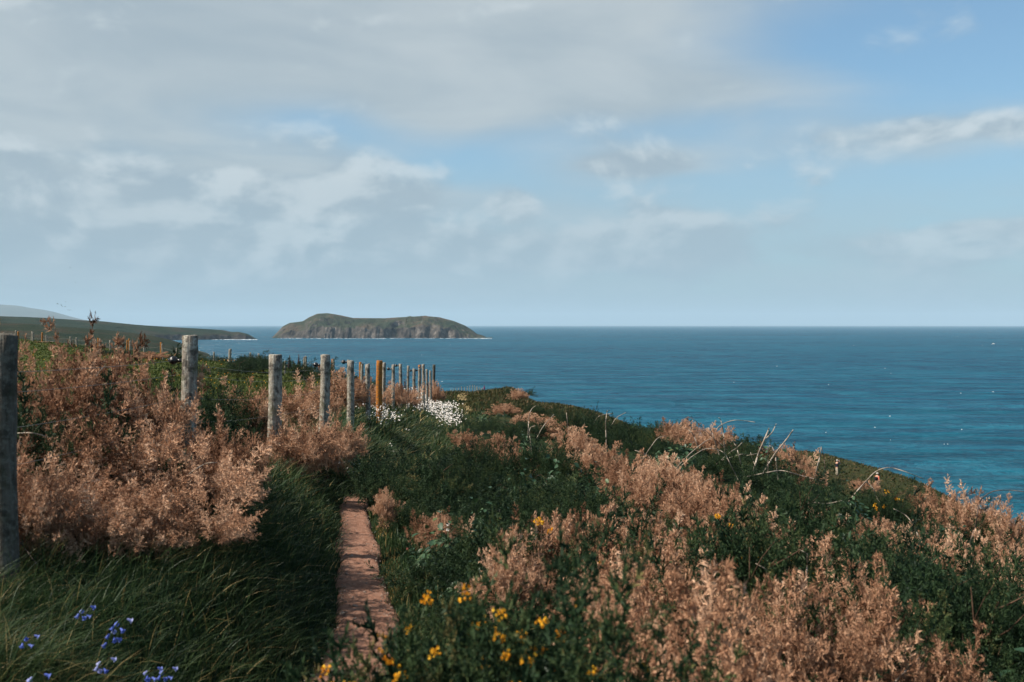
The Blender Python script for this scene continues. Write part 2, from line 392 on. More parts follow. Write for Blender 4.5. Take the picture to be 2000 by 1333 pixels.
def cast(px, py, up=0.0):
    """the ground (raised by up) that a photo pixel looks at"""
    d = pixdir(px, py); xs = YS * d.x / d.y; zs = YS * d.z / d.y
    hit = np.nonzero(zs < ground(xs, YS) + up)[0]
    if len(hit) == 0: return None
    y = YS[hit[0]]
    return float(y * d.x / d.y), float(y)
def at(px, py, dist):
    d = pixdir(px, py); return Vector(d) * (dist / d.y)

xs = 2.0 * np.sinh(np.linspace(math.asinh(-420 / 2), math.asinh(140 / 2), 340))
ys = 6.0 * np.sinh(np.linspace(math.asinh(-60 / 6), math.asinh(400 / 6), 360))
gx, gy = np.meshgrid(xs, ys, indexing='ij')
GZ = ground(gx, gy)
tag(obj('ground', mesh_np('ground', np.stack([gx, gy, GZ], -1).reshape(-1, 3), grid_faces(len(xs), len(ys)), M['soil'], smooth=True)), None, None, kind='structure')

# trodden path
py_ = np.concatenate([np.arange(-1, 4, 0.05), np.arange(4, 11, 0.014), np.arange(11, 14, 0.05), np.geomspace(14, 135, 260)])
pu = np.linspace(-1, 1, 37)
edge = 1 + 0.5 * fbm(py_ * 2.2, py_ * 0 + 3, 4, 5)
edge2 = 1 + 0.5 * fbm(py_ * 2.2, py_ * 0 + 13, 4, 8)
pxx = pathx(py_)[:, None] + np.where(pu < 0, edge[:, None], edge2[:, None]) * pu[None] * pathw(py_)[:, None] * 0.62
pyy = np.repeat(py_[:, None], len(pu), 1)
pz = ground(pxx, pyy) + 0.062 - 0.085 * np.abs(pu[None]) ** 5 + 0.016 * fbm(pxx * 7 + pyy * 3, pyy * 6 - pxx * 4, 5, 2) + 0.013 * fbm(pxx * 38 + pyy * 9, pyy * 34 - pxx * 11, 4, 6)
tag(obj('path', mesh_np('path', np.stack([pxx, pyy, pz], -1).reshape(-1, 3), grid_faces(len(py_), len(pu)), M['path'], smooth=True)), None, None, kind='structure')

# ------------------------------------------------------------------ sea
def seamat():
    m, n, o = newmat('sea_water')
    p = gpos(n)
    pv = n.vm('MULTIPLY', p, (0.36, 1.0, 1.0))
    big = n.noise(n.vm('MULTIPLY', p, (0.35, 1.0, 1.0)), 0.0042, 5, 0.6, 0.4)
    chop = n.noise(pv, 0.035, 8, 0.56, 0.5)
    rip = n.noise(pv, 0.16, 5, 0.65, 0.3)
    h = n.m('ADD', n.m('MULTIPLY', chop, 34.0), n.m('MULTIPLY', rip, 5.0))
    b = n.node('ShaderNodeBump'); b.inputs['Strength'].default_value = 0.9; b.inputs['Distance'].default_value = 1.0
    n.put(b.inputs['Height'], h)
    s = n.node('ShaderNodeSeparateXYZ'); n.put(s.inputs[0], p)
    shal = n.m('MULTIPLY', n.ss(s.outputs[1], 420, 90), 0.8)
    col = n.mix(n.ss(big, 0.38, 0.62), (0.0006, 0.036, 0.080), (0.0010, 0.058, 0.108))
    col = n.mix(shal, col, (0.0008, 0.060, 0.086))
    foam = n.m('MULTIPLY', n.ss(rip, 0.62, 0.78), 0.12)
    col = n.mix(n.m('MULTIPLY', n.ss(n.noise(pv, 0.095, 8, 0.72, 0.4), 0.38, 0.64), 0.75), col, (0.0018, 0.112, 0.170))
    col = n.mix(foam, col, (0.16, 0.30, 0.38))
    df = n.node('ShaderNodeBsdfDiffuse'); n.put(df.inputs[0], col); n.put(df.inputs['Normal'], b.outputs[0])
    gl = n.node('ShaderNodeBsdfGlossy'); gl.inputs['Roughness'].default_value = 0.22; gl.inputs[0].default_value = (0.9, 0.95, 1, 1); n.put(gl.inputs['Normal'], b.outputs[0])
    fr = n.node('ShaderNodeFresnel'); fr.inputs['IOR'].default_value = 1.33; n.put(fr.inputs['Normal'], b.outputs[0])
    mx = n.node('ShaderNodeMixShader'); n.put(mx.inputs[0], n.m('MULTIPLY', fr.outputs[0], 0.15))      # wind-roughened water mirrors less than a calm pool
    n.t.links.new(df.outputs[0], mx.inputs[1]); n.t.links.new(gl.outputs[0], mx.inputs[2]); n.t.links.new(mx.outputs[0], o.inputs[0])
    return m
M['sea'] = seamat()
rr = np.array([20, 100, 400, 1500, 6000, 15000, 40000.]); th = np.linspace(0, 2 * np.pi, 97)
sv = np.stack([rr[:, None] * np.cos(th), rr[:, None] * np.sin(th), np.full((len(rr), len(th)), SEA)], -1).reshape(-1, 3)
tag(obj('sea', mesh_np('sea', sv, grid_faces(len(rr), len(th))[:, ::-1], M['sea'])), None, None, kind='structure')

# ------------------------------------------------------------------ far land
def landmat(name, g1, g2, heath, r1, r2, sc, lo=0.55, hi=0.78, pale=0.5):
    def colf(n):
        p = gpos(n)
        gr = n.ramp(n.noise(p, 0.012 * sc, 7, 0.62), [(0.32, g1), (0.5, g2), (0.62, heath), (0.75, g1)])
        rk = n.ramp(n.noise(n.vm('MULTIPLY', p, (1, 1, 0.6)), 0.05 * sc, 8, 0.72), [(0.36, r1), (0.56, r2), (0.66, tuple(min(1, c * (1.4 + pale)) for c in r2)), (0.8, (0.42, 0.37, 0.33))])
        st = n.m('ADD', nz(n), n.m('MULTIPLY', n.m('SUBTRACT', n.noise(p, 0.03 * sc, 5, 0.6), 0.5), 0.35))
        return n.mix(n.ss(st, lo, hi), rk, gr)
    return plain_mat(name, colf, 0.95, 0.05, lambda n: (n.noise(gpos(n), 0.06 * sc, 8, 0.7), 1.0, 9.0 / sc))
M['island'] = landmat('island_turf_and_cliff', (0.022, 0.034, 0.022), (0.038, 0.046, 0.028), (0.082, 0.062, 0.045), (0.012, 0.012, 0.013), (0.085, 0.076, 0.068), 1.0, 0.64, 0.90, 1.2)
M['head'] = landmat('headland_turf_and_cliff', (0.008, 0.019, 0.011), (0.017, 0.029, 0.014), (0.036, 0.031, 0.019), (0.006, 0.007, 0.009), (0.060, 0.053, 0.046), 1.0, 0.72, 0.95)
M['slope'] = landmat('near_headland_turf', (0.008, 0.018, 0.009), (0.018, 0.027, 0.012), (0.040, 0.031, 0.018), (0.014, 0.013, 0.013), (0.085, 0.07, 0.055), 1.6, 0.62, 0.86)
M['hill'] = plain_mat('far_hill_heath', lambda n: n.ramp(n.noise(gpos(n), 0.0016, 6, 0.6), [(0.35, (0.05, 0.058, 0.040)), (0.65, (0.085, 0.082, 0.06))]), 0.95, 0.05)
def ridge_land(name, mat, line, cols, dfront, dridge, dback, cliff, nrow=46, seed=1, gully=1.0, zfoot=SEA - 4, gl=30.0):
    """land with a skyline at dridge given by photo points, cliffs of relative height cliff at its front shore and a falling back"""
    line = np.array(line, float); px = np.linspace(line[0, 0], line[-1, 0], cols)
    pyl = np.interp(px, line[:, 0], line[:, 1])
    ker = np.ones(5) / 5; pyl = np.convolve(np.pad(pyl, 2, mode='edge'), ker, 'valid')
    V = []
    t = np.linspace(0, 1, nrow); tr = 0.52
    for i in range(cols):
        u = (px[i] - CX) / FPX
        df, dr, db = (np.interp(px[i], line[:, 0], d) if hasattr(d, '__len__') else d for d in (dfront, dridge, dback))
        ch = np.interp(px[i], line[:, 0], cliff) if hasattr(cliff, '__len__') else cliff
        zr = -(pyl[i] - HOR) / FPX * dr
        hr = max(zr - SEA, 0.5)
        f = np.clip(t / tr, 0, 1)
        z = zfoot + (hr + SEA - zfoot) * np.where(f < 0.22, ch * (f / 0.22) ** 0.8, ch + (1 - ch) * (1 - (1 - np.clip((f - 0.22) / 0.78, 0, 1)) ** 1.7))
        b = np.clip((t - tr) / (1 - tr), 0, 1)
        z = np.where(t > tr, zr - (zr - zfoot) * b ** 1.9, z)
        # the cliff takes only a tenth of the depth
        d = np.where(t < tr, df + (dr - df) * np.where(f < 0.22, f / 0.22 * 0.12, 0.12 + 0.88 * (f - 0.22) / 0.78), dr + (db - dr) * b)
        xx = u * d; m = np.sin(np.pi * np.clip(f, 0, 1)) * (t < tr) + (t >= tr) * 0.15 * b
        g = fbm(xx / gl, d / (gl * 2), 5, seed)
        d2 = d + gully * g * 62 * np.exp(-((f - 0.2) / 0.35) ** 2)
        z2 = z + gully * m * fbm(xx / (gl * .7), d / (gl * .7), 5, seed + 4) * 0.30 * hr
        V.append(np.stack([u * d2 * 1.0, d2, z2], -1))
    V = np.array(V)
    return tag(obj(name, mesh_np(name, V.reshape(-1, 3), grid_faces(cols, nrow)[:, ::-1], mat, smooth=False)), None, None, kind='structure')
ridge_land('island', M['island'], [(530, 661), (541, 650), (552, 638), (566, 631), (592, 628), (604, 620), (620, 613), (640, 612), (664, 616), (690, 621.5), (750, 622), (800, 619), (830, 617.5),
            (858, 620), (885, 627), (908, 636), (922, 645), (932, 653), (942, 655), (952, 660), (962, 662)], 420, 2400, 2560, 2760, 0.50, 80, 3, 1.35, gl=40)
ridge_land('headland', M['head'], [(-160, 606), (0, 618), (75, 620.5), (130, 624), (200, 628), (270, 635), (330, 639), (385, 642), (435, 645), (452, 649), (466, 648.5), (482, 652), (492, 657), (500, 663)], 320,
           [1350, 1500, 1650, 1750, 1850, 1950, 2050, 2120, 2190, 2210, 2215, 2220, 2230, 2240], [2100, 2120, 2150, 2170, 2200, 2230, 2250, 2270, 2290, 2290, 2290, 2290, 2285, 2280], 2600,
           [0.3, 0.3, 0.3, 0.3, 0.35, 0.45, 0.5, 0.55, 0.62, 0.6, 0.8, 0.8, 0.8, 0.8], 50, 11, 0.5)
ridge_land('cliff_slope', M['slope'], [(-160, 616), (0, 631), (60, 633), (130, 639), (200, 644), (255, 650), (300, 657), (335, 665), (362, 674), (385, 686), (402, 694), (420, 699)], 260,
           [560, 600, 620, 640, 690, 740, 800, 850, 900, 940, 965, 985], [1180, 1150, 1130, 1110, 1090, 1075, 1060, 1050, 1040, 1030, 1020, 1010], 1300, 0.35, 56, 17, 0.45, gl=22)
ridge_land('hill', M['hill'], [(-420, 600), (-220, 586), (-80, 590), (0, 595), (38, 597.5), (60, 602), (90, 606), (112, 611), (135, 618), (160, 624), (210, 634)], 120, 14500, 16500, 20000, 0.1, 20, 23, 0.10, gl=700)

# ------------------------------------------------------------------ haze over the sea
hm = bpy.data.materials.new('sea_haze'); hm.use_nodes = True; hm.node_tree.nodes.clear()
hn = NT(hm.node_tree); ho = hn.node('ShaderNodeOutputMaterial'); hv = hn.node('ShaderNodeVolumePrincipled')
hv.inputs['Color'].default_value = (0.52, 0.70, 0.84, 1); hv.inputs['Density'].default_value = 4.5e-5; hv.inputs['Anisotropy'].default_value = 0.0
hn.t.links.new(hv.outputs[0], ho.inputs['Volume'])
B = 41000.0; zb, zt = -60.0, 480.0
hvx = [(-B, -B, zb), (B, -B, zb), (B, B, zb), (-B, B, zb), (-B, -B, zt), (B, -B, zt), (B, B, zt), (-B, B, zt)]
hme = mesh_py('haze', hvx, [(0, 3, 2, 1), (4, 5, 6, 7), (0, 1, 5, 4), (1, 2, 6, 5), (2, 3, 7, 6), (3, 0, 4, 7)], hm, False)
tag(obj('haze', hme), 'thin pale blue sea haze lying over the water', None, kind='stuff')

# ------------------------------------------------------------------ gorse: plume templates
def frame_from(d):
    d = unit(np.asarray(d, float)); ref = np.where(np.abs(d[..., 2:3]) < 0.9, np.array([0, 0, 1.0]), np.array([1.0, 0, 0]))
    a = unit(np.cross(ref, d)); b = np.cross(d, a)
    return a, b, d
def plume(r, L=0.42, nside=24, shoot=0.10, spine=0.024, wid=0.0055, per=12):
    """a foxtail spray along +Z: side shoots that carry flat spines"""
    base, dirs, lens = [], [], []
    bend = r.normal(0, 0.10, 2)
    def axis(t): return np.stack([bend[0] * t * t * L * 2, bend[1] * t * t * L * 2, t * L], -1)
    ts = np.sort(r.uniform(0.02, 1.0, nside)); P0, D0, L0 = [], [], []
    for i, t in enumerate(ts):
        a = i * 2.4 + r.normal(0, .4); el = r.uniform(0.30, 0.85)
        P0.append(axis(np.array(t))); D0.append((math.cos(a) * math.cos(el), math.sin(a) * math.cos(el), math.sin(el)))
        L0.append(shoot * (0.25 + 0.75 * (1 - t) ** 0.7) * r.uniform(0.7, 1.2))
    P0.append(axis(np.array(0.75))); D0.append((0, 0, 1)); L0.append(L * 0.28)
    P0, D0, L0 = np.array(P0), unit(np.array(D0)), np.array(L0)
    k = len(P0)
    tt = np.tile(np.linspace(0.12, 1, per), (k, 1)) + r.normal(0, .03, (k, per))
    b0 = P0[:, None] + D0[:, None] * (L0[:, None] * tt)[..., None]
    A, Bv, D = frame_from(D0)
    ang = r.uniform(0, 2 * np.pi, (k, per)); op = r.uniform(0.5, 1.0, (k, per))
    sd = D[:, None] * np.cos(op)[..., None] + (A[:, None] * np.cos(ang)[..., None] + Bv[:, None] * np.sin(ang)[..., None]) * np.sin(op)[..., None]
    sl_ = spine * r.uniform(0.6, 1.25, (k, per)) * (1.15 - 0.5 * tt)
    side = unit(np.cross(sd, r.normal(0, 1, sd.shape))) * wid * 0.5
    T = np.stack([b0 - side, b0 + side, b0 + sd * sl_[..., None]], 2).reshape(-1, 3, 3)
    # the shoots themselves
    s2 = unit(np.cross(D0, r.normal(0, 1, D0.shape))) * 0.0028
    T2 = np.stack([P0 - s2, P0 + s2, P0 + D0 * L0[:, None]], 1)
    return np.concatenate([T, T2])
def gorse_mesh(name, seed, mat, nplume=150, Rr=0.55, H=0.85, lean=(0.22, 0.0), pl=None, tintm=0.55, tints=0.2, low=0.0):
    r = np.random.default_rng(seed)
    temps = [plume(r, **(pl or {})) for _ in range(6)]
    lobes = [(r.normal(0, .44) * Rr, r.normal(0, .44) * Rr, r.uniform(.20, .64) * H, r.uniform(.34, .58)) for _ in range(8)]
    out_, tint = [], []
    for i in range(nplume):
        li = r.integers(len(lobes)); lx, ly, lz, ls = lobes[li]; lt = 0.32 * (hsh(li * 1.7, seed * 0.37) - 0.5)
        th_ = r.uniform(0, 2 * np.pi); cz = r.uniform(-0.35 + low, 1.0); sz = math.sqrt(max(0, 1 - cz * cz))
        o_ = np.array([math.cos(th_) * sz, math.sin(th_) * sz, cz])
        rad = r.uniform(0.55, 0.88) if i % 4 else r.uniform(0.1, 0.5)
        p = np.array([lx, ly, lz]) + o_ * np.array([Rr, Rr, H * 0.52]) * ls * rad
        p[2] = max(p[2], 0.03)
        d = unit(o_ * np.array([1, 1, .8]) + np.array([lean[0], lean[1], 0.42]) + r.normal(0, .30, 3))
        a, b, dd = frame_from(d); ph = r.uniform(0, 2 * np.pi); s = r.uniform(0.65, 1.15)
        if i % 9 == 0 and cz > 0.1: s = r.uniform(1.4, 1.9)
        a2 = a * math.cos(ph) + b * math.sin(ph); b2 = np.cross(dd, a2)
        Mx = np.stack([a2, b2, dd], 0) * s
        T = temps[i % 6] @ Mx + p
        out_.append(T)
        tint.append(np.repeat(np.clip(r.normal(tintm, tints) + lt + r.normal(0, 0.12, len(T)), 0, 1), 3))
    T = np.concatenate(out_); n = len(T)
    return mesh_np(name, T.reshape(-1, 3), np.arange(n * 3).reshape(-1, 3), mat, {'tint': np.concatenate(tint)})
def stem_mesh(name, seed, Rr=0.55, H=0.85):
    r = np.random.default_rng(seed); parts = []
    a = r.uniform(0, 6.28); e = np.array([math.cos(a) * Rr * 0.45, math.sin(a) * Rr * 0.45, H * 0.72])
    pts = [np.array([0.04 * math.cos(a), 0.04 * math.sin(a), -0.1])]
    for t in (0.25, 0.5, 0.75, 1.0): pts.append(e * np.array([t, t, t ** 0.8]) + r.normal(0, .025, 3))
    parts.append(tube_np(pts, np.linspace(0.011, 0.004, 5), 5))
    for k in range(4):
        q = pts[1 + k % 3]; d = unit(np.array([math.cos(a + r.normal(0, 1)), math.sin(a + r.normal(0, 1)), r.uniform(.3, 1)]))
        parts.append(tube_np([q, q + d * 0.14 + r.normal(0, .01, 3), q + d * 0.30], [0.006, 0.004, 0.002], 4))
    V, F = join(parts); return mesh_py(name, V, F, M['stem'])
DEAD_PL = dict(L=0.28, nside=22, shoot=0.088, spine=0.024, wid=0.0062, per=12)
GREEN_PL = dict(L=0.26, nside=18, shoot=0.085, spine=0.022, wid=0.0062, per=12)
dead_v = [gorse_mesh('dead_foliage', 100 + i, M['dead'], 300, lean=(0.30, 0.0), pl=DEAD_PL, tintm=0.56, tints=0.27) for i in range(5)]
tuft_v = [gorse_mesh('dead_foliage_low', 150 + i, M['dead'], 300, Rr=0.62, H=0.60, lean=(0.20, 0.0), pl=dict(L=0.19, nside=16, shoot=0.072, spine=0.022, wid=0.0062, per=12), tintm=0.58, tints=0.26) for i in range(4)]
tall_gorse_v = [gorse_mesh('tall_green_foliage', 250 + i, M['gorse'], 250, Rr=0.40, H=1.0, lean=(0.08, 0), pl=dict(L=0.17, nside=15, shoot=0.062, spine=0.018, wid=0.0052, per=11), tintm=0.46, tints=0.2) for i in range(2)]
tall_dead_v = [gorse_mesh('tall_dead_foliage', 260 + i, M['dead'], 250, Rr=0.42, H=0.85, lean=(0.15, 0), pl=dict(L=0.21, nside=17, shoot=0.074, spine=0.022, wid=0.0058, per=12), tintm=0.60, tints=0.2) for i in range(2)]
green_v = [gorse_mesh('green_foliage', 200 + i, M['gorse'], 270, Rr=0.6, H=0.62, lean=(0.12, 0), pl=GREEN_PL, tintm=0.45, tints=0.18) for i in range(4)]
stem_v = [stem_mesh('stem', 300 + i) for i in range(4)]
# bramble leaves
def bramble_mesh(name, seed, nleaf=300, Rr=0.6, H=0.62, size=0.10):
    r = np.random.default_rng(seed)
    th_ = r.uniform(0, 2 * np.pi, nleaf); rad = np.sqrt(r.uniform(0, 1, nleaf)) * Rr
    hgt = H * (1 - (rad / Rr) ** 2 * 0.75) * r.uniform(0.35, 1.05, nleaf) * (0.8 + 0.4 * np.sin(th_ * 3 + seed))
    c_ = np.stack([rad * np.cos(th_), rad * np.sin(th_), np.maximum(hgt, .03)], -1)
    nrm = unit(np.stack([np.cos(th_) * .5, np.sin(th_) * .5, np.ones(nleaf)], -1) + r.normal(0, .38, (nleaf, 3)))
    a = unit(np.cross(nrm, r.normal(0, 1, (nleaf, 3)))); b = np.cross(nrm, a)
    s = size * r.uniform(.55, 1.2, nleaf)[:, None]
    prof = [(0, 0, 0), (.32, .36, .10), (.30, .70, .08), (0, 1.0, -.10), (-.30, .70, .08), (-.32, .36, .10), (0, .5, -.02)]
    V = np.stack([c_ + s * (x * a + y * b + z * nrm) for x, y, z in prof], 1)
    tri = np.array([(0, 1, 6), (1, 2, 6), (2, 3, 6), (3, 4, 6), (4, 5, 6), (5, 0, 6)])
    F = (np.arange(nleaf)[:, None, None] * 7 + tri[None]).reshape(-1, 3)
    return mesh_np(name, V.reshape(-1, 3), F, M['bramble'], {'tint': np.repeat(np.clip(r.normal(.45, .2, nleaf), 0, 1), 7)})
bram_v = [bramble_mesh('bramble_leaves', 400 + i) for i in range(4)]
tall_v = [bramble_mesh('bramble_leaves_tall', 420 + i, 420, .5, 1.0, .062) for i in range(2)]
def cane_mesh(name, seed):
    r = np.random.default_rng(seed); a = r.uniform(0, 6.28); t = np.linspace(0, 1, 7)
    pts = np.stack([np.cos(a) * t * 0.55, np.sin(a) * t * 0.55, np.sin(t * 2.3) * 0.48 - 0.05], -1) + r.normal(0, .012, (7, 3))
    V, F = tube_np(pts, np.linspace(.006, .003, 7), 5); return mesh_py(name, V, F, M['stem'])
cane_v = [cane_mesh('cane', 450 + i) for i in range(3)]
def blossom_mesh(seed):
    r = np.random.default_rng(seed); Vs = []; n = 11
    for i in range(n):
        p = np.array([r.normal(0, .010), r.normal(0, .010), r.uniform(-.018, .024)]); d = unit(np.array([p[0], p[1], .012]) + r.normal(0, .01, 3))
        a, b, dd = frame_from(d); s = r.uniform(.008, .0125)
        for k in range(3):
            q = k * 2.1 + r.normal(0, .3); e = a * math.cos(q) + b * math.sin(q); f = np.cross(dd, e)
            Vs += [p, p + s * (dd * 0.9 + e * .9 + f * .6), p + s * (dd * 1.5 + e * .6 - f * .1), p + s * (dd * .9 + e * .9 - f * .7)]
    V = np.array(Vs); F = np.arange(len(V)).reshape(-1, 4)
    return mesh_np('blossom', V, F, M['yellow'], {'tint': np.repeat(r.uniform(.1, 1, len(V) // 4), 4)})
blos_v = [blossom_mesh(500 + i) for i in range(4)]

occupied = []
def extent(ms):
    q = []
    for me in ms:
        v = np.empty(len(me.vertices) * 3, np.float32); me.vertices.foreach_get('co', v); v = v.reshape(-1, 3)
        q.append((np.percentile(np.hypot(v[:, 0], v[:, 1]), 93), np.percentile(v[:, 2], 97.5)))
    return tuple(np.mean(q, 0))
EXT = {'dead': extent(dead_v), 'low': extent(tuft_v), 'green': extent(green_v), 'bramble': extent(bram_v), 'tall': extent(tall_v), 'flower': extent(tall_gorse_v), 'upright': extent(tall_dead_v)}
print('EXT', EXT)
CREST = ([1000, 1200, 1350, 1500, 1600, 1700, 1800, 1950], [48, 32, 21, 17.5, 15.5, 13.5, 12.2, 10.5])
def bush(kind, x, y, wm, hm_, label, group=None, rot=None, flowers=0, sink=0.04, fs=1.0):
    r = random
    z = gz(x, y) - sink
    nm = {'dead': 'dead_gorse_bush', 'low': 'dead_gorse_bush', 'green': 'green_gorse_bush', 'bramble': 'bramble_bush', 'tall': 'bramble_bush', 'flower': 'green_gorse_bush', 'upright': 'dead_gorse_bush'}[kind]
    root = empty(nm, (x, y, z))
    vs = {'dead': dead_v, 'low': tuft_v, 'green': green_v, 'bramble': bram_v, 'tall': tall_v, 'flower': tall_gorse_v, 'upright': tall_dead_v}[kind]
    R0, H0 = EXT[kind]
    root.rotation_euler.z = r.uniform(-0.45, 0.45) if rot is None else rot
    sx = wm / 2 / R0; sz = hm_ / H0
    sx = max(sx, sz / 1.65)
    root.scale = (sx, sx, sz)
    obj('foliage', r.choice(vs), root)
    st = cane_v if kind in ('bramble', 'tall') else stem_v
    for k in range(2): obj('cane' if kind in ('bramble', 'tall') else 'stem', st[(r.randrange(3) + k) % len(st)], root)
    for k in range(flowers):
        th_ = r.uniform(0, 6.28); q = math.sqrt(r.uniform(0, 1)); 
        b = obj('blossom', r.choice(blos_v), root)
        b.location = (math.cos(th_) * q * .58, math.sin(th_) * q * .58, H0 * (1.02 - 0.42 * q * q) * r.uniform(.84, 1.03))
        k_ = fs * r.uniform(.8, 1.3); b.scale = (k_ / sx, k_ / sx, k_ / sz); b.rotation_euler = (r.uniform(-.5, .5), r.uniform(-.5, .5), r.uniform(0, 6))
    tag(root, label, 'bush', group)
    occupied.append((x, y, wm / 2, kind))
    return root
def bush_px(kind, px, ytop, wpx, dist, label, **kw):
    """a bush at a known distance whose top reaches photo row ytop"""
    p = at(px, ytop, dist)
    return bush(kind, p.x, dist, wpx / FPX * dist, p.z - gz(p.x, dist) + 0.04, label, **kw)
def bush_on(kind, px, py, wpx, h, label, far=False, **kw):
    """a bush whose middle is seen at a photo pixel, standing on the slope there"""
    g = cast(px, py, h * 0.55)
    h *= 0.82 if kind in ('dead', 'low', 'upright') else 0.95; wpx *= 0.92 if kind in ('dead', 'low', 'upright') else 1.0
    lim = np.interp(px, *CREST)
    if not far and (g is None or g[1] > lim): g = (at(px, py, lim).x, float(lim))
    if g is None: print('no ground for', label); return
    return bush(kind, g[0], g[1], max(wpx / FPX * g[1], 0.3), h, label, **kw)

# ------------------------------------------------------------------ gorse on the fence bank (left)
bush_px('dead', 95, 708, 300, 6.5, 'tall brown dead gorse right behind the nearest fence post, topmost sprays above the wire', rot=0.2)
bush_px('dead', 215, 722, 280, 7.0, 'tall brown dead gorse midway between the two nearest fence posts')
bush_px('dead', 290, 780, 210, 7.5, 'brown dead gorse just left of the second fence post, under the wires', rot=-0.3)
bush_px('dead', 405, 848, 200, 6.5, 'brown dead gorse swallowing the foot of the second fence post, sprays pointing at the path', rot=0.0)
bush_px('dead', 150, 850, 330, 5.7, 'big brown dead gorse bulging over the dark grass beside the nearest post')
bush_px('dead', 320, 870, 330, 5.9, 'big brown dead gorse overhanging the grassy bank, darkest underneath', rot=0.1)
bush_px('dead', 330, 965, 270, 5.3, 'lowest brown dead gorse of the left thicket, drooping over the shaded bank', rot=0.25)
bush_px('dead', 165, 950, 280, 5.15, 'low brown dead gorse right of the nearest post, above the dark grass')
bush_px('dead', 10, 905, 170, 4.9, 'small brown dead gorse spray crossing in front of the nearest fence post', rot=0.4)
bush_px('green', 120, 800, 150, 6.0, 'small green gorse growing through the brown gorse by the nearest post')
bush_px('green', 345, 760, 120, 7.6, 'dark green gorse directly behind the second fence post')
bush_px('green', 450, 765, 150, 10.0, 'dark green gorse between the second and third fence posts, on the field side')
bush_px('dead', 470, 775, 150, 10.2, 'brown dead gorse between the second and third fence posts')
bush_px('dead', 575, 835, 150, 9.3, 'brown dead gorse round the foot of the third fence post', rot=0.1)
bush_px('dead', 640, 830, 130, 10.6, 'brown dead gorse sprawling down the bank below the fourth fence post', rot=0.2)
bush_px('dead', 590, 758, 130, 12.9, 'brown dead gorse behind the gap between the third and fourth fence posts')
bush_px('green', 470, 705, 150, 40.0, 'round dark green gorse on the skyline left of the third fence post', group=None)
bush_px('green', 520, 697, 170, 48.0, 'dark green gorse hump on the field skyline behind the third post')
bush_px('green', 600, 712, 110, 36.0, 'dark green gorse behind the pale post on the field skyline')
bush_px('low', 665, 745, 120, 17.0, 'brown dead gorse behind the fourth and fifth fence posts')
bush_px('low', 715, 757, 90, 19.9, 'reddish brown dead gorse round the feet of the orange post')
bush_px('low', 690, 745, 100, 23.0, 'low brown dead gorse on the field side behind the sixth post')
bush_px('low', 775, 755, 100, 24.0, 'low reddish dead gorse under the run of close fence posts')
bush_px('low', 795, 765, 50, 29.0, 'low reddish dead gorse where the white flowers begin')
bush_px('low', 845, 757, 40, 40.0, 'little pink brown dead gorse at the foot of the last dark fence post')
bush_px('dead', 300, 690, 90, 70.0, 'reddish dead gorse on the far field edge beside an orange post')
bush_px('green', 215, 683, 140, 75.0, 'dark green hedge-like gorse along the far field edge')
bush_px('green', 130, 676, 120, 85.0, 'dark green gorse on the far field edge nearest the left of the picture')
bush_px('dead', 60, 668, 80, 92.0, 'brown dead gorse under the leftmost orange posts at the far field edge')
bush_px('green', 375, 694, 110, 66.0, 'dark green gorse behind the second fence post at the far field edge')

# ------------------------------------------------------------------ gorse on the seaward slope (right)
S = bush_on
S('green', 1010, 768, 60, 0.7, 'small green gorse on the crest above the far end of the path', far=True)
S('low', 1012, 772, 50, 0.9, 'small pinkish dead gorse standing alone on the crest against the sea', far=True)
S('low', 985, 800, 80, 0.6, 'small brown dead gorse right of the tan bend of the path', far=True)
S('low', 1040, 822, 110, 0.6, 'brown dead gorse below the lone crest bush', far=True)
S('low', 1085, 838, 110, 0.6, 'pinkish dead gorse under the first thin bare stems')
S('low', 925, 862, 90, 0.55, 'small brown dead gorse nearest the white flowers, on the path side')
S('low', 985, 868, 90, 0.55, 'brown dead gorse between two dark green clumps beside the path dip')
S('low', 1015, 895, 90, 0.55, 'brown dead gorse at the left end of the broad brown band')
S('low', 1120, 865, 120, 0.65, 'brown dead gorse with thin pale stems rising out of it near the crest')
S('low', 1165, 895, 140, 0.65, 'brown dead gorse at the upper left of the broad brown band')
S('low', 1235, 925, 150, 0.65, 'brown dead gorse in the broad band, just above the leafy bramble')
S('low', 1310, 945, 160, 0.65, 'brown dead gorse in the broad band, straight below the green crest clump')
S('low', 1250, 965, 140, 0.6, 'brown dead gorse bordering the right edge of the leafy bramble')
S('low', 1385, 975, 160, 0.65, 'brown dead gorse at the middle of the broad band')
S('low', 1330, 1000, 140, 0.6, 'brown dead gorse on the lower side of the broad band\'s middle')
S('low', 1450, 1010, 140, 0.65, 'brown dead gorse in the broad band left of the white curved stem')
S('low', 1420, 1045, 130, 0.6, 'brown dead gorse in the broad band above the dark hollow')
S('low', 1510, 1060, 140, 0.6, 'brown dead gorse in the broad band above the forked bare branch')
S('low', 1560, 1105, 130, 0.6, 'brown dead gorse right behind the forked bare branch')
S('low', 1605, 1145, 120, 0.6, 'reddish brown dead gorse at the lower end of the broad band')
bush_px('low', 1340, 828, 95, 19.5, 'brown dead gorse on the skyline left of the crossed bare stems')
bush_px('low', 1395, 842, 110, 18.6, 'brown dead gorse on the skyline below the long kinked bare stem')
bush_px('low', 1540, 880, 100, 16.5, 'rusty dead gorse on the skyline right of the tall leaning stems')
bush_px('low', 1580, 922, 60, 15.3, 'rusty dead gorse on the skyline just left of the standing hikers')
bush('low', at(1688, 945, 96).x, 96, 2.6, 1.2, 'small brown dead gorse between the two hikers')
bush_px('dead', 1815, 972, 140, 11.8, 'large rusty dead gorse on the skyline below the arched stem')
bush_px('dead', 1890, 980, 125, 11.0, 'rusty dead gorse cut out against the sea near the right edge')
bush_px('dead', 1962, 1008, 100, 10.4, 'rusty dead gorse on the skyline at the right edge of the picture')
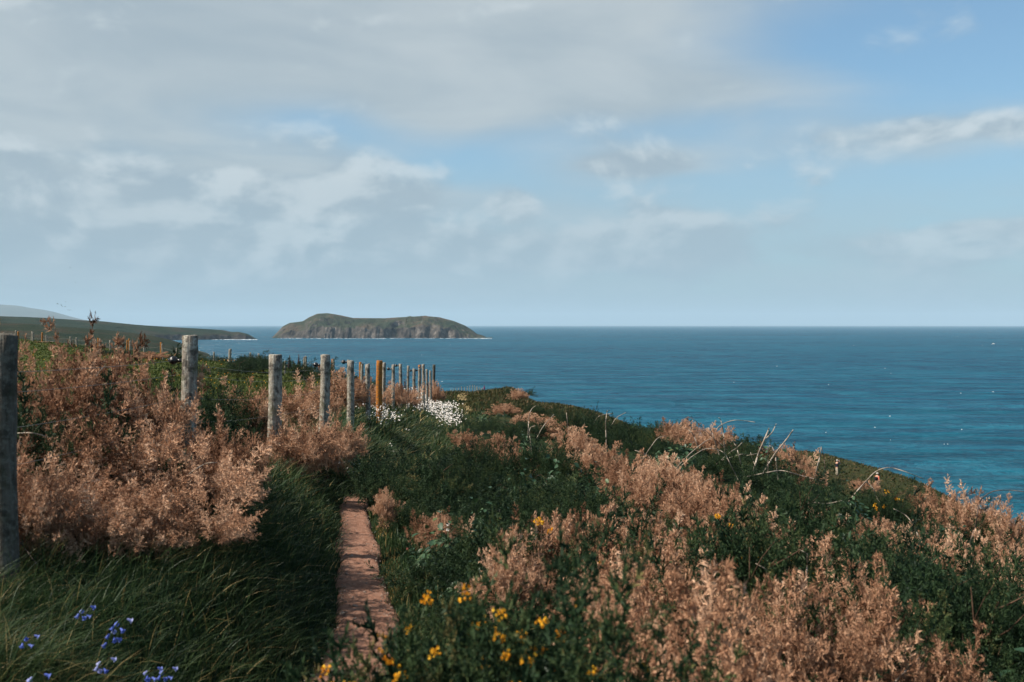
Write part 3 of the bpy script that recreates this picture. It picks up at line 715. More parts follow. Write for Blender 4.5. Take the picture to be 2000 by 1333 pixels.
S('low', 1635, 1035, 80, 0.5, 'little brown dead gorse amid the dark green below the hikers')
S('low', 1720, 1040, 90, 0.45, 'thin strip of brown dead gorse right of the little brown tuft')
S('low', 1830, 1085, 110, 0.55, 'brown dead gorse spiking up at the right, below the rusty skyline bush')
S('low', 1895, 1115, 140, 0.6, 'brown dead gorse in the patch along the right edge')
S('low', 1965, 1110, 120, 0.6, 'brown dead gorse touching the right edge, above the green corner')
S('low', 1975, 1175, 110, 0.55, 'brown dead gorse low in the patch along the right edge')
S('low', 1110, 1055, 110, 0.6, 'pale brown dead gorse below the leafy bramble, on the path side')
S('low', 1165, 1100, 130, 0.6, 'pale brown dead gorse lower right of the path-side tuft')
S('low', 1290, 1065, 150, 0.7, 'tall pale brown dead gorse in the middle of the slope')
S('low', 1300, 1130, 190, 0.7, 'big pale brown dead gorse under the tall mid-slope one')
S('low', 1380, 1150, 120, 0.55, 'brown dead gorse at the edge of the dark green hollow')
S('upright', 1200, 1180, 150, 0.75, 'pale brown dead gorse rising behind the yellow flowers', rot=0.1)
S('upright', 1320, 1205, 240, 0.75, 'wide pale brown dead gorse at lower centre right')
S('upright', 1240, 1250, 170, 0.8, 'blurred brown dead gorse right of the yellow flowering bush')
S('upright', 1450, 1245, 220, 0.75, 'brown dead gorse below the forked bare branch')
S('upright', 1580, 1225, 200, 0.75, 'brown dead gorse with upright tips right below the forked branch')
S('upright', 1720, 1225, 190, 0.75, 'brown dead gorse with a tall single tip at lower right')
S('upright', 1330, 1305, 270, 0.8, 'blurred brown dead gorse at the bottom edge, centre right')
S('upright', 1560, 1300, 270, 0.8, 'blurred brown dead gorse at the bottom edge, next to the green gap')
S('upright', 1740, 1290, 240, 0.8, 'blurred brown dead gorse at the bottom right, its sprays leaning right')
S('upright', 1015, 1150, 55, 0.72, 'two pale brown dead gorse tips standing above the yellow flowers')
S('upright', 757, 988, 22, 0.40, 'thin brown gorse tuft beside the far end of the bare path')
S('low', 865, 1030, 70, 0.4, 'small thin brown gorse near the single white flower')
bush_px('green', 1455, 868, 120, 17.6, 'dark green gorse under the upright hooked stem on the skyline')
bush_px('green', 1175, 822, 110, 25, 'dark green gorse on the crest left of the upright thin stem')
bush_px('green', 1115, 808, 110, 30, 'dark green gorse low on the crest above the pinkish gorse')
# greens that stand out
bush_px('green', 1240, 832, 120, 22, 'dark green gorse clump on the crest left of the bare stems')
bush_px('green', 1292, 834, 100, 20.5, 'dark green gorse clump on the crest beside the rusty skyline gorse')
S('green', 1065, 905, 140, 0.7, 'round black green gorse above the leafy bramble')
S('green', 1000, 850, 100, 0.6, 'dark green gorse between the brown tufts near the path dip')
S('green', 930, 905, 150, 0.55, 'dark green gorse just below the first brown tuft')
S('green', 860, 940, 150, 0.5, 'dark green gorse closest to the path dip')
S('green', 1170, 1010, 150, 0.6, 'dark green gorse between the bramble and the pale brown gorse')
S('green', 1050, 1110, 170, 0.7, 'dark green gorse left of the pale brown patch with a few yellow flowers', flowers=7, fs=.55)
S('green', 1440, 1120, 190, 0.8, 'dark green gorse hollow with small yellow flowers above the forked branch', flowers=10, fs=.55)
S('green', 1480, 1170, 150, 0.75, 'black green gorse behind the forked bare branch')
S('green', 1580, 1020, 160, 0.7, 'rounded dark green gorse right of the broad brown band')
S('green', 1700, 1110, 190, 0.6, 'dark green gorse filling the slope below the white curved stem')
S('green', 1760, 1170, 220, 0.6, 'low dark green gorse at the right, above the brown gorse tips')
S('green', 1650, 1170, 150, 0.6, 'dark green gorse right of the reddish end of the band')
S('green', 1875, 1040, 120, 0.6, 'rounded dark green gorse under the rusty skyline bushes')
S('green', 1960, 1065, 130, 0.6, 'rounded dark green gorse at the right edge under the skyline')
S('green', 1735, 990, 120, 0.55, 'dark green gorse with yellow flowers just in front of the second hiker', flowers=6, fs=.8)
S('green', 1930, 1250, 220, 0.7, 'dark green gorse in the lower right corner')
S('green', 1850, 1190, 170, 0.6, 'dark green gorse between the right brown patch and the corner')
S('green', 1530, 1265, 110, 0.7, 'dark green gorse gap among the lower brown gorse')
S('bramble', 1090, 945, 150, 0.5, 'broad leaved bramble at the upper middle of the slope')
S('bramble', 1150, 965, 150, 0.5, 'broad leaved bramble against the left edge of the brown band')
S('bramble', 1020, 960, 140, 0.45, 'broad leaved bramble left of its neighbours, near the path')
S('bramble', 1500, 905, 130, 0.5, 'leafy bramble tangled with the crossed bare stems')
S('bramble', 1650, 990, 140, 0.45, 'leafy bramble under the long arched stem')
S('bramble', 1660, 1080, 150, 0.5, 'leafy bramble with a few red leaves below the hikers')
bush('tall', 0.58, 2.1, 0.36, 0.66, 'blurred broad green leaves at the bottom edge, centre right')
bush('tall', 0.42, 2.4, 0.26, 0.62, 'blurred green leaves among brown gorse near the yellow flowers')
bush('tall', 0.95, 2.5, 0.42, 0.62, 'blurred green leaves at the bottom edge, right')
# the flowering bush in front
bush('flower', -0.09, 2.35, 0.72, 1.08, 'green gorse covered in yellow flowers in the blurred foreground', flowers=84, fs=.42)
bush('flower', 0.15, 2.3, 0.60, 1.06, 'green gorse with scattered yellow flowers in the foreground, right of the densest blossom', flowers=46, fs=.42)
bush('flower', -0.26, 2.5, 0.42, 0.96, 'low green gorse with orange yellow flowers hiding the near end of the path', flowers=16, fs=.42)
bush('upright', 0.66, 2.9, 0.55, 0.84, 'blurred brown dead gorse at the bottom beside the flowering bush')

# ------------------------------------------------------------------ low scrub between the bushes (uncountable)
src = bpy.data.collections.new('scrub_sources')
for nm, me in [('scrub_a', green_v[0]), ('scrub_b', green_v[1]), ('scrub_c', bram_v[0]), ('scrub_d', green_v[2]), ('scrub_e', bram_v[1]), ('scrub_f', bram_v[2])]:
    src.objects.link(bpy.data.objects.new(nm, me))
def scrub_points():
    u = rng.uniform(-0.20, 0.95, 14000); d = np.exp(rng.uniform(math.log(1.3), math.log(55), 14000))
    x, y = u * d, d
    ok = (x > pathx(y) + pathw(y) / 2 + np.interp(y, [2.0, 3.0, 4.5, 6, 8, 10, 14, 60], [.75, .78, .62, .55, .34, .24, .24, 1.2])) & (np.hypot(x, y) > 1.5)
    ok &= ~((x < 11) & (x > 9) & (y < 3))
    ok &= ~((y < 4.3) & (x < -0.30))
    deadz = np.array([(a, b, c_) for a, b, c_, k in occupied if k in ('dead', 'low', 'upright')])
    for a, b, c_ in deadz: ok &= (np.hypot(x - a, y - b) > c_ * 0.95)
    x, y, = x[ok], y[ok]
    keep = []; cell = {}
    for i in range(len(x)):
        s = max(0.20, 0.030 * y[i]); key = (int(x[i] // s), int(y[i] // s), int(math.log(y[i]) * 4))
        if cell.get(key, 0) < 1: cell[key] = 1; keep.append(i)
    x, y = x[keep], y[keep]
    xl = rng.uniform(-30, -3.2, 200); yl = rng.uniform(28, 80, 200)      # sparse scrub on the field edge
    edge_ = yl > 38 + np.abs(xl) * 1.45
    return np.concatenate([x, xl[edge_]]), np.concatenate([y, yl[edge_]])
sxp, syp = scrub_points(); szp = ground(sxp, syp) - 0.05
sm = bpy.data.meshes.new('scrub'); sm.vertices.add(len(sxp)); sm.vertices.foreach_set('co', np.stack([sxp, syp, szp], -1).astype(np.float32).ravel())
a = sm.attributes.new('size', 'FLOAT', 'POINT'); a.data.foreach_set('value', (rng.uniform(.36, .74, len(sxp)) * np.interp(syp, [1, 8, 40], [.9, 1.0, 1.25])).astype(np.float32))
a = sm.attributes.new('turn', 'FLOAT', 'POINT'); a.data.foreach_set('value', rng.uniform(0, 6.28, len(sxp)).astype(np.float32))
a = sm.attributes.new('pick', 'INT', 'POINT'); a.data.foreach_set('value', rng.integers(0, 6, len(sxp)).astype(np.int32))
scrub = tag(obj('scrub', sm), 'dark green low gorse and bramble scrub covering the slope between the bushes', None, kind='stuff')
ng = bpy.data.node_groups.new('scatter_scrub', 'GeometryNodeTree')
ng.interface.new_socket('Geometry', in_out='INPUT', socket_type='NodeSocketGeometry'); ng.interface.new_socket('Geometry', in_out='OUTPUT', socket_type='NodeSocketGeometry')
gi = ng.nodes.new('NodeGroupInput'); go = ng.nodes.new('NodeGroupOutput'); ci = ng.nodes.new('GeometryNodeCollectionInfo'); iop = ng.nodes.new('GeometryNodeInstanceOnPoints'); m2p = ng.nodes.new('GeometryNodeMeshToPoints')
ci.inputs[0].default_value = src; ci.inputs[1].default_value = True; ci.inputs[2].default_value = True
def nattr(nm, dt):
    q = ng.nodes.new('GeometryNodeInputNamedAttribute'); q.data_type = dt; q.inputs[0].default_value = nm; return q.outputs[0]
cx_ = ng.nodes.new('ShaderNodeCombineXYZ'); ng.links.new(nattr('turn', 'FLOAT'), cx_.inputs[2])
e2r = ng.nodes.new('FunctionNodeEulerToRotation'); ng.links.new(cx_.outputs[0], e2r.inputs[0])
ng.links.new(gi.outputs[0], m2p.inputs[0]); ng.links.new(m2p.outputs[0], iop.inputs['Points']); ng.links.new(ci.outputs[0], iop.inputs['Instance'])
iop.inputs['Pick Instance'].default_value = True
ng.links.new(nattr('pick', 'INT'), iop.inputs['Instance Index']); ng.links.new(e2r.outputs[0], iop.inputs['Rotation']); ng.links.new(nattr('size', 'FLOAT'), iop.inputs['Scale'])
ng.links.new(iop.outputs[0], go.inputs[0])
mod = scrub.modifiers.new('scatter', 'NODES'); mod.node_group = ng

# ------------------------------------------------------------------ grass
def blades(x, y, h, lean, wid, tint, K=4, z0=None):
    n = len(x); z = (ground(x, y) if z0 is None else z0) - 0.02
    base = np.stack([x, y, z], -1); ang = rng.uniform(0, 2 * np.pi, n)
    side = np.stack([np.cos(ang), np.sin(ang), np.zeros(n)], -1) * (wid * 0.5)[:, None]
    V = []
    for k in range(K):
        t = k / K
        p = base + lean * (h * t ** 1.8)[:, None]; p[:, 2] += h * (t - 0.42 * t * t * np.linalg.norm(lean, axis=1))
        wv = (1 - t) ** 0.6
        V += [p - side * wv, p + side * wv]
    tip = base + lean * h[:, None]; tip[:, 2] += h * (1 - 0.42 * np.linalg.norm(lean, axis=1)); V.append(tip)
    V = np.stack(V, 1); m = 2 * K + 1; F = []
    for k in range(K - 1): F += [(2 * k, 2 * k + 1, 2 * k + 3), (2 * k, 2 * k + 3, 2 * k + 2)]
    F.append((2 * K - 2, 2 * K - 1, 2 * K))
    F = (np.arange(n)[:, None, None] * m + np.array(F)[None]).reshape(-1, 3)
    return V.reshape(-1, 3), F, np.repeat(tint, m)
def grass(name, label, x, y, hlo, hhi, lean0, spread, mat, wpx=0.0011, wmin=0.004, tm=0.5, K=4):
    n = len(x); d = np.hypot(x, y)
    clump = vnoise(x * 2.5, y * 2.5, 31)
    h = rng.uniform(hlo, hhi, n) * (0.65 + 0.7 * clump)
    pe = np.abs(x - pathx(y)) - pathw(y) * .5; h = h * np.where(y < 10, np.clip(.42 + pe * 1.4, .42, 1.0), 1.0)     # kept short beside the path so its shadows stay off it
    la = rng.normal(0, spread, (n, 2)) + np.array(lean0) * (0.6 + 0.8 * vnoise(x * 1.3, y * 1.3, 44))[:, None]
    lean = np.concatenate([la, np.zeros((n, 1))], 1)
    V, F, t = blades(x, y, h, lean, np.maximum(wmin, wpx * d) * rng.uniform(.6, 1.5, n), np.clip(rng.normal(tm, .22, n) + (clump - .5) * .35 + (rng.uniform(0, 1, n) > .955) * .6, 0, 1), K)
    return tag(obj(name, mesh_np(name, V, F, mat, {'tint': t})), label, None, kind='stuff')
def sample(n, ulo, uhi, dlo, dhi):
    u = rng.uniform(ulo, uhi, n); d = np.exp(rng.uniform(math.log(dlo), math.log(dhi), n)); return u * d, d
# bank between fence and path and the near left corner
x, y = sample(300000, -0.95, -0.03, 2.2, 60)
ok = (x < pathx(y) - pathw(y) * 0.44 * (1 + 1.1 * fbm(y * 3.1, y * 0 + 5, 4, 61))) & (x > np.interp(y, [0, 6, 12, 40, 60], [-3.6, -3.4, -3.0, -4.0, -5.0]))
x, y = x[ok], y[ok]
xo = rng.uniform(-.4, .4, 26000); yo = np.exp(rng.uniform(math.log(10.4), math.log(47), 26000)); xo = xo * (1 + yo / 40) + pathx(yo)   # grass closing over the dip
x, y = np.concatenate([x, xo]), np.concatenate([y, yo])
grass('bank_grass', 'long dark green grass covering the bank left of the path', x, y, .13, .32, (0.45, -0.12), .40, M['grass'], tm=.54)
# verge right of the path
x, y = sample(120000, -0.32, 0.12, 2.6, 60)
e = x - pathx(y) - pathw(y) * 0.5
ok = (e > -0.05 + 0.22 * fbm(y * 3.3, y * 0 + 9, 4, 71)) & (e < np.interp(y, [3, 6, 10, 14, 60], [.5, .75, .5, .35, 1.2]))
x, y = x[ok], y[ok]
grass('verge_grass', 'dark green grass along the right edge of the path', x, y, .10, .28, (0.10, -0.12), .33, M['grass'], tm=.5)
yf = rng.uniform(5.6, 9.5, 2600); xf = pathx(yf) + pathw(yf) * .5 + rng.normal(.03, .05, 2600); kf = vnoise(yf * 1.8, yf * 0, 77) > .5
grass('dry_grass', 'straw coloured grass tufts on the right edge of the near path', xf[kf], yf[kf], .05, .13, (-.15, -.1), .4, M['straw'], tm=.5)
# field
x, y = sample(110000, -0.75, -0.05, 6, 112)
ok = (x < np.interp(y, [6, 40, 112], [-3.1, -4.0, -9])); x, y = x[ok], y[ok]
grass('field_grass', 'short sunlit meadow grass behind the fence', x, y, .06, .16, (0.2, 0), .35, M['field'], wpx=.0016, wmin=.006, tm=.5, K=2)
# coarse turf on the far slopes
x, y = sample(70000, -0.12, 0.48, 45, 150)
grass('slope_grass', 'coarse grass on the far cliff top slope around the hikers', x, y, .12, .34, (0.3, 0), .4, M['turf'], wpx=.0012, wmin=.02, tm=.45, K=2)
# meadow flowers
def dots(name, label, x, y, up, size, mat, n5=5):
    n = len(x); z = ground(x, y) + up
    c_ = np.stack([x, y, z], -1); nrm = unit(rng.normal(0, .45, (n, 3)) + np.array([-.25, -.45, .8])); a = unit(np.cross(nrm, rng.normal(0, 1, (n, 3)))); b = np.cross(nrm, a)
    V = [c_]
    for k in range(n5 * 2):
        q = k * math.pi / n5; s = (size * (1.0 if k % 2 else .62))[:, None]
        V.append(c_ + s * (a * math.cos(q) + b * math.sin(q) + nrm * (.25 if k % 2 else .1)))
    m = len(V); V = np.stack(V, 1)
    F = np.array([(0, 1 + k, 1 + (k + 1) % (m - 1)) for k in range(m - 1)])
    F = (np.arange(n)[:, None, None] * m + F[None]).reshape(-1, 3)
    return tag(obj(name, mesh_np(name, V.reshape(-1, 3), F, mat, {'tint': np.repeat(rng.uniform(0, 1, n), m)})), label, None, kind='stuff')
x, y = sample(900, -0.62, -0.10, 11, 85); ok = (x < -4.2) & (x > -40); x, y = x[ok], y[ok]
dots('meadow_flowers', 'tiny yellow flowers dotted over the meadow behind the fence', x, y, rng.uniform(.10, .2, len(x)), np.maximum(.010, .00050 * y), M['yellow'])
# white campion drifts: laid out along strips on the bank
def strip(pts, n, spread):
    xs_, ys_ = [], []
    pts = np.array(pts, float); seg = rng.uniform(0, len(pts) - 1.001, n); i = seg.astype(int); f = (seg - i)[:, None]
    pp = pts[i] * (1 - f) + pts[i + 1] * f
    sp = np.interp(seg, range(len(pts)), spread)
    pp += rng.normal(0, 1, (n, 2)) * np.stack([sp, sp * .42], -1)
    for a_, b_ in pp:
        g = cast(a_, b_, 0.30)
        if g and g[1] < 60: xs_.append(g[0]); ys_.append(g[1])
    return np.array(xs_), np.array(ys_)
x1, y1 = strip([(808, 764), (832, 780), (860, 800), (888, 822)], 900, [14, 18, 17, 11])
x2, y2 = strip([(822, 768), (850, 780), (880, 798)], 450, [9, 11, 10])
x3, y3 = strip([(782, 777), (815, 785), (850, 803), (893, 828)], 330, [8, 9, 8, 6])
x, y = np.concatenate([x1, x2, x3]), np.concatenate([y1, y2, y3])
dots('white_flowers', 'dense drift of white flowers tumbling down the bank below the last close posts', x, y, .30 + rng.uniform(-.05, .10, len(x)), np.maximum(.016, .00072 * y) * rng.uniform(.8, 1.2, len(x)), M['white'])
x1, y1 = strip([(700, 790), (725, 800), (745, 815), (750, 828)], 130, [8, 9, 8, 6]); x2, y2 = strip([(752, 800), (765, 812), (776, 820)], 90, [6, 7, 6])
x, y = np.concatenate([x1, x2]), np.concatenate([y1, y2])
dots('white_flowers', 'thinner patch of white flowers on the bank below the fifth and sixth posts', x, y, .32 + rng.uniform(-.05, .10, len(x)), 0.00075 * y * rng.uniform(.8, 1.2, len(x)), M['white'])

# ------------------------------------------------------------------ fences
def post_mesh(h, dia, seed, mat, sides=14):
    r = np.random.default_rng(seed); nz_ = max(5, int(h / 0.07)); zs = np.linspace(-0.3, h, nz_)
    th_ = np.linspace(0, 2 * np.pi, sides, endpoint=False); V = []
    k1 = 1 + 0.07 * np.cos(th_ * 2 + r.uniform(0, 6)) + r.normal(0, .025, sides)
    for z in zs:
        rad = dia / 2 * k1 * (1.03 - 0.06 * max(z, 0) / h) * (1 + r.normal(0, .018, sides))
        off = 0.006 * math.sin(z * 4 + seed)
        V.append(np.stack([rad * np.cos(th_) + off, rad * np.sin(th_), np.full(sides, z)], -1))
    top = V[-1].copy(); tilt = r.normal(0, .006, 2)
    top[:, 2] += top[:, 0] * tilt[0] / dia * 2
    V[-1] = top; inner = top.copy(); inner[:, :2] *= 0.86; inner[:, 2] += 0.006 + r.normal(0, .002, sides); V.append(inner)
    V = np.concatenate(V); F = [tuple(int(q) for q in f) for f in grid_faces_ring(nz_ + 1, sides)]
    c0 = len(V); V = np.vstack([V, [[0, 0, h + 0.006]]]); b = nz_ * sides
    for j in range(sides): F.append((b + j, b + (j + 1) % sides, c0))
    me = mesh_py('post', V, F, mat); return me
def grid_faces_ring(nr, ns):
    F = []
    for i in range(nr - 1):
        for j in range(ns):
            k = (j + 1) % ns; F.append((i * ns + j, i * ns + k, (i + 1) * ns + k, (i + 1) * ns + j))
    return F
def insulator_mesh():
    a = ellipsoid((-0.055, 0, 0), (0.034, 0.030, 0.032), 14, 9)
    b = tube_np([(-0.03, 0, 0), (0.02, 0, -0.004)], 0.013, 8)
    c_ = tube_np([(-0.055, -0.036, 0), (-0.055, 0.036, 0)], 0.012, 8)
    d = tube_np([(-0.085, 0, 0), (-0.094, 0, 0)], [0.014, 0.010], 8)
    V, F = join([a, b, c_, d]); return mesh_py('insulator', V, F, M['black'])
INS = insulator_mesh()
def wire_mesh(pts, rad, sag=0.015, sides=4):
    P_ = []
    for a, b in zip(pts[:-1], pts[1:]):
        for t in np.linspace(0, 1, 7)[:-1]:
            q = np.array(a) * (1 - t) + np.array(b) * t; q[2] -= sag * 4 * t * (1 - t); P_.append(q)
    P_.append(np.array(pts[-1])); V, F = tube_np(P_, rad, sides, False); return mesh_py('wire', V, F, M['wire'])
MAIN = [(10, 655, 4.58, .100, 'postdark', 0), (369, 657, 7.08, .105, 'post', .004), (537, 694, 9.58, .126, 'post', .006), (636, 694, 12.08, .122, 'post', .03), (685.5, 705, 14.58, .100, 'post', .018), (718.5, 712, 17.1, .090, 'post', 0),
        (741, 705, 18.8, .112, 'lichen', .004), (750, 709, 21.5, .078, 'post', 0), (767.5, 713, 23.2, .082, 'post', -.004), (782, 712, 25.2, .088, 'post', 0), (798, 715, 27.2, .070, 'post', .03),
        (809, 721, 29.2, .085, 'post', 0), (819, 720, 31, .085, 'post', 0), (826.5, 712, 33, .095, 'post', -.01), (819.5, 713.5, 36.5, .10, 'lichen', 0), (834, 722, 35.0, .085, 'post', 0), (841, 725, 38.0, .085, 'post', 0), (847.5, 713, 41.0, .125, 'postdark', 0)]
ORD = ['nearest grey post cut by the left edge of the picture', 'thick lichen-spotted grey post beside the tall brown gorse', 'thick grey post with bark ridges', 'thick pale post leaning slightly', None, None, 'post coated in orange lichen']
fence = empty('wire_fence', (-2.36, 4.58, gz(-2.36, 4.58)))
tag(fence, 'weathered round-post wire fence running along the bank left of the path', 'fence')
def rel(o, p): return Vector(p) - o.location
tops = []
for i, (px, ty, d, dia, mt, ln) in enumerate(MAIN):
    p = at(px, ty, d); g = gz(p.x, d); h = max(p.z - g, 0.5)
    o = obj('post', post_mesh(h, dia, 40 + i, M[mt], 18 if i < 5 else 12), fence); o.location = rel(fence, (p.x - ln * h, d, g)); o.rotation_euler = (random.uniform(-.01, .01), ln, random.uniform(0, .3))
    if i < len(ORD) and ORD[i]: o['label'] = ORD[i]
    if i in (14,): o['label'] = 'post with an orange lichen top among the close posts'
    if i == 17: o['label'] = 'dark last post of the close run, before the sea'
    tops.append((p.x, d, p.z, dia, h, ln))
    dz = {0: .13, 1: .172, 3: .12, 4: .02, 8: .09, 9: .03, 11: .05, 12: .06, 13: .1}.get(i)
    if dz is not None and i != 0:
        q = obj('insulator', INS, o); q.location = (-dia / 2 - .004, 0, h - dz); q.rotation_euler.z = -o.rotation_euler.z
        s = 0.95 if i < 5 else 1.1; q.scale = (s, s, s)
order = [0, 1, 2, 3, 4, 5, 6, 7, 8, 9, 10, 11, 12, 13, 15, 16, 17]
for drop in (0.175, 0.27, 0.44, 0.62):
    pts = [(tops[i][0] - tops[i][3] * (0.5 if drop > .2 else 1.05) - tops[i][5] * drop, tops[i][1], tops[i][2] - drop * min(1, tops[i][4] / 1.15)) for i in order]
    p0 = pts[0]; pts = [(p0[0] - .05, -3.0, p0[2] + .03)] + pts
    obj('wire', wire_mesh([tuple(rel(fence, q)) for q in pts], 0.0013 if drop < .2 else 0.0011, 0.012), fence)
# fence along the far edge of the field
FAR = [(7, 652, 105, 'post'), (31, 646, 103, 'post'), (36, 648, 100, 'lichen'), (62, 648, 100, 'post'), (64.5, 650, 98, 'post'), (82, 650, 97, 'lichen'), (91, 655, 96, 'post'), (138.5, 658, 93, 'post'), (150, 660, 91, 'post'), (182.5, 664, 89, 'post'),
       (191.5, 661, 88, 'lichen'), (195.5, 662, 86, 'post'), (215, 665, 85, 'post'), (248, 665, 82, 'lichen'), (251.5, 662, 84, 'lichen'), (254, 666, 80, 'post'), (281, 674, 78, 'post'), (314, 669, 74, 'lichen'), (318, 672, 73, 'post'),
       (346, 680, 71, 'post'), (386, 677, 68, 'post'), (418.5, 688, 66, 'post'), (448.5, 682, 60, 'post'), (489, 692, 57, 'post'), (506, 691, 53, 'post'), (556, 707, 48, 'post'), (594.5, 698, 42, 'post'), (598, 696, 40, 'post'),
       (648, 702, 37, 'lichen'), (652.5, 701, 36, 'post'), (702, 708, 30, 'lichen'), (705.5, 711, 29, 'post')]
f2 = empty('wire_fence', (at(7, 652, 105).x, 105, gz(at(7, 652, 105).x, 105)))
tag(f2, 'distant thin-post fence with orange and grey posts along the far edge of the field', 'fence')
pts = []
for i, (px, ty, d, mt) in enumerate(FAR):
    p = at(px, ty, d); g = gz(p.x, d); h = min(max(p.z - g, 0.7), 1.7)
    dia = 0.0019 * d if px != 448.5 else .20
    o = obj('post', post_mesh(h, max(.08, min(dia, .17)), 140 + i, M[mt], 8), f2); o.location = rel(f2, (p.x, d, g)); o.rotation_euler = (0, random.uniform(-.04, .04), 0)
    pts.append((p.x, d, g + h * .75))
pts.sort(key=lambda q: q[0])
for k in (0.0, -0.35):
    obj('wire', wire_mesh([tuple(rel(f2, (q[0], q[1], q[2] + k))) for q in pts], 0.006, 0.03, 3), f2)
# fence beside the path far down the slope
f3 = empty('post_fence', (at(881, 773, 124).x, 124, gz(at(881, 773, 124).x, 124)))
tag(f3, 'short row of pale slim posts beside the path far down the slope', 'fence')
for i, (zx, zt) in enumerate([(845, 590), (880, 575), (922, 566), (963, 566), (1015, 546), (1060, 555), (1105, 540), (1147, 527), (1190, 520), (1228, 530), (1256, 550), (1273, 545), (1305, 550), (1333, 572), (1352, 560)]):
    px, ty = 780 + zx * .12, 690 + zt * .12; d = 124 + i * 0.5
    p = at(px, ty, d); g = gz(p.x, d); h = min(max(p.z - g, 0.7), 1.5)
    o = obj('post', post_mesh(h, .085, 240 + i, M['post'], 8), f3); o.location = rel(f3, (p.x, d, g)); o.rotation_euler = (0, random.uniform(-.04, .04), 0)

# ------------------------------------------------------------------ bare stems
def curve_px(pix, dist, r0, r1, name, label, mat='bleached', ddir=0.0, branches=()):
    def path_(pp, d0):
        p = np.array(pp, float); t = np.linspace(0, len(p) - 1, (len(p) - 1) * 5 + 1)
        # smooth interpolation through the points
        out_ = []
        for q in t:
            i = min(int(q), len(p) - 2); f = q - i
            a = p[max(i - 1, 0)]; b = p[i]; c_ = p[i + 1]; d = p[min(i + 2, len(p) - 1)]
            v = 0.5 * ((2 * b) + (-a + c_) * f + (2 * a - 5 * b + 4 * c_ - d) * f * f + (-a + 3 * b - 3 * c_ + d) * f ** 3)
            out_.append(v)
        return [np.array(at(v[0], v[1], d0 + ddir * k / len(out_) + 0.05 * math.sin(k * 0.9))) for k, v in enumerate(out_)]
    P_ = path_(pix, dist); parts = [tube_np(P_, np.linspace(r0, r1, len(P_)), 6)]
    for bp, b0, b1 in branches:
        Q = path_(bp, dist); parts.append(tube_np(Q, np.linspace(b0, b1, len(Q)), 5))
    V, F = join(parts); o0 = np.array(P_[0])
    o = obj(name, mesh_py(name, V - o0, F, M[mat])); o.location = o0
    return tag(o, label, 'stem')
def dist_on(px, py, up=0.4):
    g = cast(px, py, up); lim = float(np.interp(px, *CREST)); return min(g[1], lim) if g else lim
def stem(pix, wpx, label, mat='bleached', ddir=0.0, branches=(), d=None, root=True):
    d = d or dist_on(*pix[0])
    k = d / FPX / 2
    if root:
        a = np.array(pix[0], float); b = np.array(pix[1], float); e = unit(a - b) * 0.28 / d * FPX; e[1] = abs(e[1]) + 6
        pix = [tuple(a + e)] + list(pix)
    wpx = wpx * 0.56
    return curve_px(pix, d, wpx * k, wpx * 0.5 * k, 'bare_stem', label, mat, ddir, [(bp, .56 * bw * k, bw * .26 * k) for bp, bw in branches])
stem([(1475, 908), (1482, 885), (1500, 842), (1501, 838)], 8, 'thick pale bare stem leaning right, tallest on the skyline', branches=[([(1497, 856), (1508, 845), (1516, 828)], 5)])
stem([(1502, 905), (1515, 885), (1538, 856), (1549, 840)], 7, 'thick pale bare stem crossing right of the tallest one')
stem([(1516, 905), (1514, 890), (1508, 872), (1502, 866)], 4.5, 'thin pale stem hooked left between the two thick leaning stems')
stem([(1414, 862), (1412, 840), (1408, 822), (1404, 816)], 4.5, 'upright pale stem with a hooked tip standing against the sea')
stem([(1394, 848), (1404, 834), (1420, 825), (1440, 821), (1475, 825)], 4, 'long kinked pale stem pointing right over the sea')
stem([(1394, 855), (1389, 842), (1384, 836), (1379, 838)], 4, 'short hooked pale stem left of the upright one')
stem([(1360, 864), (1354, 850), (1345, 840), (1337, 836)], 4, 'pale stem curling left over the skyline gorse')
stem([(1342, 892), (1360, 876), (1378, 862), (1390, 857)], 4, 'long pale stem rising right through the gorse left of the tangle')
stem([(1342, 900), (1358, 888), (1375, 878), (1392, 876)], 4, 'second long pale stem just below its rising neighbour')
stem([(1424, 902), (1416, 888), (1406, 880), (1392, 877)], 3.5, 'pale stem bending left in the bramble tangle')
stem([(1443, 890), (1439, 876), (1434, 866), (1430, 861)], 4, 'short pale stem upright in the bramble tangle')
stem([(1426, 884), (1438, 876), (1450, 864)], 3.5, 'short yellowish stem crossing the tangle to the right')
stem([(1476, 912), (1470, 898), (1466, 884)], 3.5, 'thin pale stem at the foot of the tallest one')
stem([(1446, 888), (1458, 890), (1480, 886)], 3.5, 'greenish stem lying level in the tangle')
stem([(1415, 872), (1400, 862), (1375, 838), (1352, 818), (1338, 817)], 3, 'dark thin stem arching down from the sea side', mat='darkstem')
stem([(1500, 918), (1500, 890), (1500, 870)], 4, 'dark upright stem between the thick pale ones', mat='darkstem')
stem([(1505, 922), (1530, 920), (1560, 928), (1612, 941)], 4.5, 'long pale stem lying right across the rusty gorse')
stem([(1598, 905), (1602, 890), (1604, 873)], 6, 'pale bare stem standing before the grassy slope, left leg of a V', d=15.5)
stem([(1611, 910), (1609, 892), (1605, 876)], 4, 'dark bare stem leaning on the pale one beside the hikers', mat='darkstem', d=15.5)
stem([(1672, 962), (1690, 942), (1710, 922), (1733, 914), (1760, 919), (1805, 936)], 5, 'long arched pale stem curving over the second hiker')
stem([(1692, 941), (1705, 955), (1714, 975), (1728, 997)], 5, 'pale stem falling right from the arched one', root=False)
stem([(1576, 985), (1590, 982), (1615, 984), (1645, 978)], 5.5, 'white curved stem lying on the dark green scrub')
stem([(1512, 1003), (1525, 1002), (1538, 1002)], 4.5, 'short white stem lying at the edge of the brown band')
stem([(1795, 1052), (1786, 1030), (1770, 1008), (1745, 994)], 4, 'pale stem drooping left of the big rusty bush')
